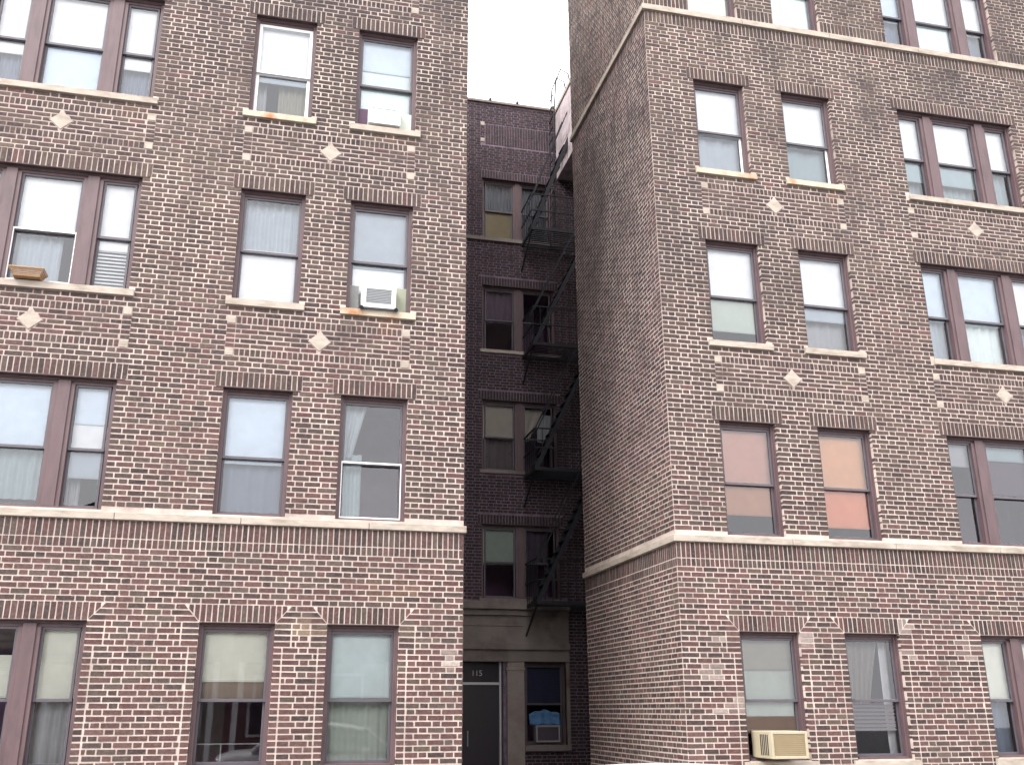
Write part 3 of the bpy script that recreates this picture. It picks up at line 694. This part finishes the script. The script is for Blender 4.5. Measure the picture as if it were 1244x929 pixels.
# row 5
a, b_ = colR['D']; window(RB, a, b_, zr[3], H5, [{'in': [('shade', CR, 1.)]}], zm=zr[3]+.8)
a, b_ = colR['E']; window(RB, a, b_, zr[3], H5, [{'in': [('shade', MINT, 1.)]}], zm=zr[3]+.8)
window(RB, FX[0], FX[1], zr[3], H5, [{'in': [('shade', PB, .58), ('curtain', tc(150, 168, 200, .5), 0, 1, .5, 1, 3)]}, {'in': [('shade', W_, .56), ('shade', MINT, 1.)]}, {'in': [('shade', W_, .58), ('curtain', tc(160, 170, 190, .5), 0, 1, .5, 1, 3)]}], lights=FL, zm=zr[3]+.66, label='triple window resting on the upper stone band')
# row 4
a, b_ = colR['D']; window(RB, a, b_, zr[2], H4, [{'white_low': 1, 'in': [('shade', W_, .54), ('curtain', GB, 0, 1, .5, .98, 3)]}], sill=sl(a, b_, zr[2]), label='window with white lower sash over pale curtain', sill_m=M['stone_rust'])
a, b_ = colR['E']; window(RB, a, b_, zr[2], H4, [{'white_low': 1, 'in': [('shade', W_, .54), ('curtain', TEAL, 0, 1, .5, .96, 2)]}], sill_m=M['stone_rust'], sill=sl(a, b_, zr[2]))
window(RB, FX[0], FX[1], zr[2], H4, [{'in': [('shade', W_, .54), ('shade', AQ, .76), ('curtain', TEAL, 0, 1, .7, 1, 4)]}, {'in': [('shade', W_, .54), ('shade', AQ, .76), ('curtain', TEAL, 0, 1, .7, 1, 6)]}, {'in': [('shade', W_, .54), ('curtain', TEAL, 0, 1, .5, 1, 4)]}], lights=FL, sill=(FX[0]-.02, FX[1]+.1, zr[2]-1.5*c_, zr[2], .04), label='triple window with teal curtains in the lower sashes')
# row 3
a, b_ = colR['D']; window(RB, a, b_, zr[1], H3, [{'in': [('shade', W_, .53), ('shade', SAGE, .86)]}], sill=sl(a, b_, zr[1]))
a, b_ = colR['E']; window(RB, a, b_, zr[1], H3, [{'in': [('shade', W_, .54), ('shade', GB, .66), ('curtain', LG, 0, 1, .6, .99, 4)]}], sill=sl(a, b_, zr[1]))
window(RB, FX[0], FX[1], zr[1], H3, [{'in': [('shade', PB, .54), ('curtain', GB, 0, 1, .5, 1, 4)]}, {'in': [('shade', PB, .54), ('curtain', MINT, 0, 1, .5, 1, 5)]}, {'in': [('shade', W_, .54), ('curtain', SLATE, 0, 1, .5, 1, 4)]}], lights=FL, sill=(FX[0]-.02, FX[1]+.1, zr[1]-1.5*c_, zr[1], .04), label='triple window with pale blue curtains')
# row 2
a, b_ = colR['D']; window(RB, a, b_, zr[0], H2, [{'in': [('shade', PINK, .54), ('shade', TAN, .80)]}], label='window with a warm reflection painted as a dusty pink shade')  # pane's warm reflection of the house opposite put into the shade colours
a, b_ = colR['E']; window(RB, a, b_, zr[0], H2, [{'in': [('shade', PEACH, .52), ('shade', ORNG, .88)]}], label='window with orange shade')
window(RB, FX[0], FX[1], zr[0], H2, [{'in': [('shade', LG, .22)]}, {'in': [('shade', TEAL, .14), ('curtain', W_, .03, .22, .1, .5, 2), ('shade', MAUVE, .48)]}, {'in': [('shade', TEAL, .2)]}], lights=FL, label='dark triple window with a strip of white curtain')
# ground floor
a, b_ = colRG['D']; window(RB, a, b_, ZG, H1, [{'in': [('shade', tc(206, 200, 180, .55), .26), ('shade', SAGE, .66), ('box', tc(196, 160, 136, .5), 0, 1, .66, .80, .09, 'filler_board')]}], sill=slg(a, b_), label='ground floor window holding the beige air conditioner')
a, b_ = colRG['E']; window(RB, a, b_, ZG, H1, [{'in': [('curtain', tc(188, 178, 168, .5), 0, .80, 0, .56, 6, .35), ('curtain', W_, .86, 1, 0, 1, 1), ('blind', tc(170, 150, 156, .45), .56, .80)]}], sill=slg(a, b_), label='ground floor window with beige curtain swept aside')  # blind added in place of stripes reflected in the lower pane
window(RB, FX[0]+.06, FX[1], ZG, H1, [{'in': [('shade', CR, .5), ('curtain', SLATE, 0, 1, .5, 1, 3)]}, {'in': [('shade', CR, .5)]}, {'in': [('shade', CR, .5)]}], lights=[(FX[0]+.13, FX[0]+.53), (FX[0]+.775, FX[0]+1.475), (FX[0]+1.73, FX[1]-.07)], sill=(FX[0], FX[1]+.1, ZG-1.5*c_, ZG, .04), label='ground floor triple window with cream shades at the right edge')

# ================================================================== REAR BUILDING in the court
YB = 8.3
BB = empty('apartment_building', (4.3, YB, 0), label='brick rear building toned with painted shade at the end of the court with a stone entrance', cat='building', group='brick apartment wings around the court')
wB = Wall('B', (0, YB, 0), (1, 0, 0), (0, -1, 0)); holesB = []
BX = (4.36, 6.12); BZT = 16.1
BL = [(4.45, 5.14), (5.36, 6.04)]
rowsB = [(3.86, 5.45), (6.66, 8.29), (9.50, 11.12), (12.36, 13.98)]
for i, (z0, z1) in enumerate(rowsB):
    opening(wB, BX[0], BX[1], z0, z1, True, sill=False, ext=.09); holesB.append((BX[0], BX[1], z0, z1))
    wB.exclude(BX[0]-.05, 6.27, z0-.10, z0)
wB.exclude(4.30, 6.94, 14.92, 15.5)
wB.soldiers(4.43, 6.94, 15.21, 15.5); wB.soldiers(4.43, 6.94, 14.92, 15.21)
wB.rows(4.30, 4.42, 15.07, 15.44, 5, .13)
# entrance zone
ENT = (3.6, 6.27)
wB.exclude(ENT[0], ENT[1], 2.58, 3.80)
DOOR = (3.85, 4.83, 0, 2.56); WG = (5.29, 6.18, .92, 2.56)
wB.exclude(3.6, 5.27, -.1, 2.6, True); wB.exclude(WG[0], 6.27, .78, 2.6, True)
holesB += [DOOR, WG]
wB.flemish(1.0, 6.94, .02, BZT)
b = MB(); masonry(b, 1.0, 6.956, -.1, BZT, holesB, YB+.007, YB+.30); b.build('wall', M['mortar_shaded'], BB)
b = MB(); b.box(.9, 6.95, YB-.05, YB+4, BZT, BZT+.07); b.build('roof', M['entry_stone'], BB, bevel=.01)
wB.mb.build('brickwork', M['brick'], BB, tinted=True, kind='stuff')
for z in (15.03, 15.5):
    b = MB(); b.box(4.31, 4.41, YB-.006, YB+.03, z-.05, z+.05); b.build('square_tile', M['stone'], BB)
# coping lugs
for x in (4.55, 5.25, 6.2):
    b = MB(); b.box(x-.03, x+.03, YB-.07, YB+.05, BZT+.07, BZT+.13); b.build('coping_clip', M['dark'], BB)
b = MB(); b.box(3.0, 6.26, YB-.05, YB+.03, 12.26, 12.35); b.build('string_course', M['entry_stone'], BB, bevel=.005)
DM = tuple(c*.8 for c in MAUVE)
cfgB = [
    [{'in': [('shade', tc(196, 188, 182, .2), 1., .9)]}, {'in': []}],
    [{'in': [('shade', tc(212, 200, 186, .62), .51), ('curtain', tc(150, 136, 136, .45), 0, 1, .45, 1, 4)]}, {'in': [('curtain', tc(212, 200, 186, .62), 0, .8, 0, .52, 2, .7), ('curtain', LG, .55, 1, .1, .52, 4)]}],
    [{'in': [('curtain', tc(150, 126, 146, .5), 0, 1, 0, .52, 5)]}, {'in': []}],
    [{'in': [('curtain', tc(170, 180, 188, .6), 0, 1, 0, .53, 8), ('shade', tc(206, 188, 148, .6), .97, .5)]}, {'in': [('curtain', tc(196, 200, 206, .6), .0, 1, .0, 1, 10)]}]]
cfgB[0] = [{'in': [('shade', tc(186, 196, 182, .6), .51)]}, {'in': [('curtain', tc(120, 104, 120, .4), 0, .8, 0, .5, 4)]}]
labsB = ['rear window with one grey green shade above the stone entrance', 'rear window with cream shades', 'rear window with dim mauve curtain', 'uppermost rear window with grey curtains']
for i, (z0, z1) in enumerate(rowsB):
    sm = M['stone'] if i == 2 else M['entry_stone']
    sx = (BX[0]-.05, 6.15, z0-.09, z0, .05)
    window(BB, BX[0], BX[1], z0, z1, cfgB[i], y0=YB, lights=BL, zm=z0+.78, label=labsB[i], sill=None if i == 3 else sx, sill_m=sm)
# stone entrance surround
b = MB()
b.box(ENT[0], ENT[1]-.01, YB-.20, YB+.01, 3.62, 3.78); b.box(ENT[0], ENT[1]-.01, YB-.12, YB+.01, 3.50, 3.62)
b.box(ENT[0], ENT[1]-.01, YB-.06, YB+.01, 2.94, 3.50); b.box(ENT[0], 5.25, YB-.075, YB-.06, 3.28, 3.31)
b.box(ENT[0], ENT[1]-.01, YB-.14, YB+.01, 2.80, 2.94); b.box(ENT[0], ENT[1]-.01, YB-.08, YB+.01, 2.56, 2.80)
b.build('entablature', M['entry_stone'], BB, bevel=.008)
b = MB(); b.box(4.90, 5.27, YB-.06, YB+.25, -.05, 2.56); b.box(4.87, 5.28, YB-.075, YB+.2, 2.38, 2.44)
b.build('pilaster', mat('pale_pilaster_stone', tc(172, 158, 150, .66), rough=.9, noise=.12, nscale=3, bump=.4, dirt=tc(140, 118, 112, .8), dscale=2, damt=.6), BB, bevel=.01)
b = MB(); b.box(6.18, 6.26, YB-.05, YB+.2, .80, 2.56); b.box(5.27, 6.26, YB-.07, YB+.12, .80, .92); b.build('window_surround', M['entry_stone'], BB, bevel=.008)
# door: pale metal frame, transom with the house number, dark leaf
dr = empty('door'); dr.parent = BB
b = MB(); y = YB+.12
b.box(3.85, 3.90, y, y+.1, 0, 2.56); b.box(4.77, 4.81, y-.02, y+.1, 0, 2.56); b.box(3.90, 4.77, y-.01, y+.1, 2.10, 2.15); b.build('door_frame', mat('aluminium', (.55, .53, .54), rough=.45, metal=.3), dr, bevel=.003)
b = MB(); b.box(3.90, 4.77, y+.03, y+.07, .02, 2.10); b.build('door_leaf', mat('dark_door', (.03, .022, .03), rough=.4), dr)
b = MB(); b.box(4.10, 4.12, y, y+.03, .9, 1.2); b.build('door_handle', M['grey'], dr)
b = MB(); b.box(3.90, 4.77, y+.04, y+.05, 2.15, 2.56); b.build('transom', mat('dark_transom', (.035, .028, .038), rough=.25), dr)
tcv = bpy.data.curves.new('house_number', 'FONT'); tcv.body = '115'; tcv.size = .16; tcv.extrude = .004; tcv.align_x = 'CENTER'
dg = bpy.context.evaluated_depsgraph_get()
to_ = bpy.data.objects.new('tmp', tcv); COL.objects.link(to_); dg.update()
me = bpy.data.meshes.new_from_object(to_.evaluated_get(dg)); bpy.data.objects.remove(to_)
me.materials.append(mat('number_paint', (.5, .46, .5), rough=.6)); no = bpy.data.objects.new('house_number', me); link(no, dr)
no.location = (4.30, y+.03, 2.28); no.rotation_euler = (radians(90), 0, 0)
# ground window of the entrance
window(BB, WG[0], WG[1], WG[2], WG[3], [{'in': [('shade', tc(70, 76, 110, .4), .5), ('box', MAUVE, .70, 1, .72, 1, .1, 'filler_panel')]}], y0=YB, zm=1.72, label='entrance window with a blue cloth and an air conditioner')

# ================================================================== air conditioners (each a thing)
def ac(loc, w, h, d, m, mg, label, grille='lines', feet=False, side=False, ring=False, deep=0):
    x, y, z = loc; r = empty('air_conditioner', loc, label=label, cat='air conditioner', group='air conditioners in the windows')
    b = MB(); b.box(-w/2, w/2, 0, d, 0, h); b.build('case', m, r, bevel=.012)
    b = MB(); e = .035 if not ring else .06
    for q in ((-w/2, -w/2+e, 0, h), (w/2-e, w/2, 0, h), (-w/2+e, w/2-e, 0, e), (-w/2+e, w/2-e, h-e, h)): b.box(q[0], q[1], -.022, -.001, q[2], q[3])
    b.build('bezel', m, r, bevel=.005)
    b = MB(); b.box(-w/2+e, w/2-e, -.006, -.001, e, h-e); b.build('grille_panel', mg, r)
    n = int((h-2*e)/.022)
    me_ = None
    for i in range(n):
        if me_ is None:
            b = MB(); b.box(-w/2+e+.004, w/2-e-.004, -.016, -.006, -.004, .004); me_ = b.mesh('louvre', mg)
        o = bpy.data.objects.new('louvre', me_); link(o, r); o.location = (0, 0, e+(i+.5)*(h-2*e)/n)
    if side:
        me_ = None
        for i in range(5):
            if me_ is None: b = MB(); b.box(-.004, .002, -.008, .008, -h*.38, h*.38); me_ = b.mesh('side_vent', M['dark'])
            o = bpy.data.objects.new('side_vent', me_); link(o, r); o.location = (-w/2-.002, .07+i*.045, h/2)
    if feet:
        b = MB(); b.box(-w/2-.01, w/2+.01, -.05, -.02, -.035, -.015); b.build('support_bar', M['dark'], r)
        for s_ in (-1, 1):
            b = MB(); b.tube([(s_*(w/2), -.07, -.035), (s_*(w/2), -.02, -.005)], .028, 8); b.build('support_foot', M['dark'], r)
    return r
ac((6.42, -.38, 1.02), .50, .325, .50, M['ac_beige'], M['ac_grille'], 'beige window air conditioner with vented side jutting from the ground floor window', side=True)
ac((1.15, -.03, 6.715), .46, .33, .2, M['ac_white'], mat('grey_grille', (.27, .28, .29), rough=.5), 'white air conditioner with grey grille and black feet above a rust stained sill', feet=True, ring=True)
ac((1.13, -.02, 9.565), .46, .31, .2, M['ac_white'], mat('pale_grille', (.62, .66, .68), rough=.5), 'white air conditioner with white grille in the upper window beside the corner', ring=True)
ac((5.78, YB+.02, .97), .52, .33, .2, mat('dull_appliance', (.3, .27, .3), rough=.5), mat('dull_grille', (.09, .07, .09), rough=.6), 'grey air conditioner in the entrance window at the end of the court')

# blue cloth bundle on the entrance air conditioner
b = MB(); n = 10
for j in range(n+1):
    for i in range(15):
        a = i/14; x = 5.40+.68*a; t = j/n
        z = 1.31+.30*sin(pi*t*.5)*(1-.25*abs(a-.5)*2)+.015*sin(a*19+t*4); y = YB+.04+.10*t-.02*sin(a*23)-.015*cos(t*9)
        b.v.append((x, y, z)); b.c.append((1, 1, 1))
for j in range(n):
    for i in range(14): a = j*15+i; b.f.append((a, a+1, a+16, a+15))
o = b.build('blue_cloth', mat('blue_cloth', tc(88, 134, 182, .65), rough=.8, noise=.2, nscale=12), smooth=True, label='folded blue cloth lying on the air conditioner in the entrance window', cat='cloth')
mod = o.modifiers.new('solid', 'SOLIDIFY'); mod.thickness = .02
# wicker basket on the sill of the triple window
r = empty('basket', (-3.20, -.035, 6.700), label='small tan basket resting on the sill of the triple window at far left', cat='basket')
b = MB()
b.prism([(-.17, -.09, 0), (.15, -.09, 0), (.15, .06, 0), (-.17, .06, 0)][::-1], (0, 0, 0), (0, 0, .012))
for k_ in range(4):
    e = .012*k_; z = .012+k_*.02
    for q in ((-.17-e, .15+e, -.09-e, -.075-e), (-.17-e, .15+e, .05+e, .065+e), (-.17-e, -.155-e, -.075-e, .05+e), (.135+e, .15+e, -.075-e, .05+e)): b.box(q[0], q[1], q[2], q[3], z, z+.018)
b.build('weave', M['wicker'], r, bevel=.004)
b = MB(); b.tube([(-.21, -.13, .1), (.19, -.13, .1), (.19, .1, .1), (-.21, .1, .1), (-.21, -.13, .1)], .012, 8); b.build('rim', M['wicker'], r)

# ================================================================== fire escape in the court
FE = empty('fire_escape', (5.7, 7.3, 0), label='black iron fire escape zigzagging up the right side of the court', cat='fire escape')
def fe(mb_, nm, parent=FE, m=None):
    o = mb_.build(nm, m or M['iron'], parent); o.location = (-5.7, -7.3, 0) if parent == FE else (0, 0, 0); return o
YF0, YF1 = 7.28, 8.22
levels = [3.70, 6.50, 9.35, 12.20]
for li, z in enumerate(levels):
    x0, x1 = 5.30, 6.80
    b = MB()
    b.box(x0, x1, YF0, YF0+.04, z-.05, z+.02); b.box(x0, x1, YF1-.04, YF1, z-.05, z+.02); b.box(x0, x0+.04, YF0+.04, YF1-.04, z-.05, z+.02); b.box(x1-.04, x1, YF0+.04, YF1-.04, z-.05, z+.02)
    fe(b, 'platform_frame')
    me_ = None
    for i in range(9):
        if me_ is None: b = MB(); b.box(x0+.04, x1-.04, -.014, .014, z-.012, z+.004); me_ = b.mesh('platform_slat', M['iron'], tinted=False)
        o = bpy.data.objects.new('platform_slat', me_); link(o, FE); o.location = (-5.7, -7.3+YF0+.09+i*.092, 0)
    b = MB()
    for zz in (z+.45, z+.88): b.bar((x0+.01, YF0+.01, zz), (x1, YF0+.01, zz), .025); b.bar((x0+.01, YF0+.01, zz), (x0+.01, YF1, zz), .025)
    fe(b, 'handrail')
    n = 9
    for i in range(n+1):
        b = MB(); xx = x0+.01+(x1-x0)*i/n; b.bar((xx, YF0+.01, z), (xx, YF0+.01, z+.88), .014); fe(b, 'baluster')
    for i in range(1, 6):
        b = MB(); yy = YF0+.01+(YF1-YF0)*i/6; b.bar((x0+.01, yy, z), (x0+.01, yy, z+.88), .014); fe(b, 'baluster')
    for xx in (x0+.02, x1-.04):
        b = MB(); b.bar((xx, YF0+.05, z-.04), (xx, YB, z-.65), .03); fe(b, 'bracket')
# flights: from the left end of one platform up to the right, as the photo shows
for li, (za, zb) in enumerate([(levels[0], levels[1]), (levels[1], levels[2]), (levels[2], levels[3]), (levels[3], 15.9)]):
    xa, xb = 5.34, 6.72; yf = 7.30; ft = empty('stair', (0, 0, 0)); ft.parent = FE; ft.location = (-5.7, -7.3, 0)
    for yy in (yf, yf+.42):
        b = MB(); b.bar((xa, yy, za), (xb, yy, zb), .02, .09); b.build('stringer', M['iron'], ft)
        b = MB(); b.bar((xa, yy, za+.8), (xb, yy, zb+.8), .025); b.build('stair_rail', M['iron'], ft)
    n = 12; me_ = None
    for i in range(n):
        t = (i+.5)/n
        if me_ is None: b = MB(); b.box(-.07, .07, 0, .42, -.01, .01); me_ = b.mesh('tread', M['iron'], tinted=False)
        o = bpy.data.objects.new('tread', me_); link(o, ft); o.location = (xa+(xb-xa)*t, yf, za+(zb-za)*t)
ld = empty('gooseneck_ladder'); ld.parent = FE; ld.location = (-5.7, -7.3, 0)
for yy in (7.75, 8.1):
    b = MB(); b.tube([(6.0, yy, 12.2), (6.05, yy, 15.6), (6.12, yy, 16.6), (6.25, yy, 17.0), (6.45, yy, 16.9), (6.55, yy, 16.2)], .018, 6); b.build('ladder_rail', M['iron'], ld)
me_ = None
for i in range(13):
    if me_ is None: b = MB(); b.tube([(0, 7.75, 0), (0, 8.1, 0)], .012, 6); me_ = b.mesh('rung', M['iron'], tinted=False)
    o = bpy.data.objects.new('rung', me_); link(o, ld); o.location = (6.0+.003*i, 0, 12.6+i*.3)

# ================================================================== white car parked in front of the camera
def car(cx, cy, z0):
    r = empty('parked_car', (cx, cy, z0), label='white saloon car parked at the near kerb, only its roof crown showing', cat='car')
    L, Wd = 4.5, 1.74
    prof = [(-2.25, .45, .78), (-2.2, .28, .92), (-1.95, .24, 1.0), (-1.55, .22, 1.03), (-1.15, .2, 1.05), (-.8, .2, 1.05), (0, .2, 1.03), (.7, .2, 1.01), (1.3, .2, .95), (1.9, .24, .86), (2.15, .28, .76), (2.25, .42, .62)]
    b = MB(); ring = []
    for (x, zb, zt) in prof:
        hw = Wd/2*(1-.10*abs(x/2.25)**4); row = []
        for (fy, fz) in ((-.86, 0), (-1, .25), (-1, .6), (-.95, .85), (-.8, 1), (0, 1.03), (.8, 1), (.95, .85), (1, .6), (1, .25), (.86, 0)):
            row.append(len(b.v)); b.v.append((x, fy*hw, zb+(zt-zb)*fz)); b.c.append((1, 1, 1))
        ring.append(row)
    for i in range(len(ring)-1):
        for j in range(11): k2 = (j+1) % 11; b.f.append((ring[i][j], ring[i+1][j], ring[i+1][k2], ring[i][k2]))
    b.f.append(tuple(ring[0])); b.f.append(tuple(reversed(ring[-1])))
    o = b.build('body', M['car'], r, smooth=True); m = o.modifiers.new('sub', 'SUBSURF'); m.levels = 2; m.render_levels = 2
    # roof shell, crowned both ways
    b = MB(); nx, ny = 16, 10
    for i in range(nx+1):
        for j in range(ny+1):
            u = -1+2*i/nx; v = -1+2*j/ny
            x = -.10+.86*u; y = .60*v; z = 1.5825-.10*u*u-.05*v*v*v*v-.02*v*v-.03*u**6
            b.v.append((x, y, z)); b.c.append((1, 1, 1))
    for i in range(nx):
        for j in range(ny): a = i*(ny+1)+j; b.f.append((a, a+ny+1, a+ny+2, a+1))
    o = b.build('roof', M['car'], r, smooth=True); m = o.modifiers.new('s', 'SOLIDIFY'); m.thickness = .03
    # glasshouse
    top = [(-.94, -.58, 1.45), (.74, -.58, 1.45), (.74, .58, 1.45), (-.94, .58, 1.45)]; bot = [(-1.5, -.76, 1.02), (1.32, -.76, .97), (1.32, .76, .97), (-1.5, .76, 1.02)]
    for nm, (i, j) in (('side_window', (0, 1)), ('windscreen', (1, 2)), ('side_window', (2, 3)), ('rear_window', (3, 0))):
        b = MB(); b.quad(bot[i], bot[j], top[j], top[i]); b.build(nm, M['car_glass'], r)
    for s_ in (-1, 1):
        for (xa, xb) in ((-.94, -1.5), (.74, 1.32), (-.12, -.1)):
            b = MB(); b.bar((xb, s_*.765, 1.0), (xa, s_*.585, 1.46), .06, .05); b.build('pillar', M['car'], r)
    for x in (-1.35, 1.4):
        for s_ in (-1, 1):
            wv = empty('wheel', (x, s_*.80, .32)); wv.parent = r
            b = MB(); pts = [(0, s_*-.1, 0), (0, s_*.1, 0)]; b.tube(pts, .32, 24); o = b.build('tyre', M['rubber'], wv, bevel=.02)
            b = MB(); b.tube([(0, s_*.09, 0), (0, s_*.108, 0)], .2, 16); b.build('rim', M['grey'], wv)
    for s_ in (-1, 1):
        b = MB(); b.box(2.12, 2.2, s_*.62-.16, s_*.62+.16, .6, .72); b.build('headlight', mat('lamp_glass', (.7, .7, .7), rough=.1), r, bevel=.02)
        b = MB(); b.box(-2.24, -2.16, s_*.64-.14, s_*.64+.14, .72, .86); b.build('tail_light', mat('tail_lens', (.4, .01, .01), rough=.2), r, bevel=.02)
        b = MB(); b.box(.62, .76, s_*.93-.07, s_*.93+.07, .98, 1.1); b.build('wing_mirror', M['car'], r, bevel=.02)
car(1.33, -9.12, -.14)

# ================================================================== houses across the street (seen only as reflections in the panes)
def house(cx, w, h, tintc, label):
    r = empty('row_house', (cx, -15.0, 0), rz=0, label=label, cat='house')
    b = MB(); n = int(h/.18)
    b.box(-w/2, w/2, -8, 0, 0, h, tint=tintc); b.build('wall', M['vinyl_siding'], r, tinted=True)
    b = MB()
    for i in range(n):
        z = i*.18; b.quadbox([(-w/2, 0, z), (w/2, 0, z), (w/2, .028, z), (-w/2, .028, z), (-w/2, 0, z+.178), (w/2, 0, z+.178), (w/2, .006, z+.178), (-w/2, .006, z+.178)], tintc)
    b.build('clapboards', M['vinyl_siding'], r, tinted=True, kind='stuff')
    b = MB(); b.prism([(-w/2-.3, .4, h), (w/2+.3, .4, h), (0, .4, h+1.6)], (0, 0, 0), (0, -8.8, 0)); b.build('roof', M['roof'], r)
    for i in range(3):
        for zf in (1.0, 3.9):
            if zf+1.5 > h: continue
            x = -w/2+w*(i+.5)/3; f = MB(); f.box(x-.5, x+.5, .03, .09, zf, zf+1.5)
            fo = f.build('window', M['white'], r); g = MB(); g.box(x-.42, x+.42, .09, .095, zf+.08, zf+1.42); g.build('pane', M['dark'], fo)
    b = MB(); b.box(-w/2+.2, w/2-.2, .1, 1.6, 2.75, 2.95); b.build('porch_roof', M['roof'], r)
    for i in range(4):
        b = MB(); x = -w/2+.3+(w-.6)*i/3; b.box(x-.07, x+.07, 1.4, 1.54, 0, 2.75); b.build('porch_post', M['white'], r)
house(-4.2, 6.4, 5.4, tc(214, 204, 188, .6), 'cream clapboard house across the street with a pillared porch')
house(2.2, 6.4, 5.2, tc(150, 112, 100, .6), 'brown clapboard house across the street')
house(8.7, 6.6, 5.5, tc(190, 196, 204, .6), 'pale grey clapboard house across the street')
b = MB(); pts = [(x, -7.4+.0, 9.2+.0012*(x-4)**2) for x in range(-40, 50, 2)]; b.tube(pts, .02, 5)
b.build('overhead_cable', M['dark'], label='black overhead cable sagging along the street, mirrored in the panes', cat='cable')

# ------------------------------------------------------------------ keep children in place under their moved roots
for bld in (LB, RB, BB): rebase(bld)
bpy.context.view_layer.update()
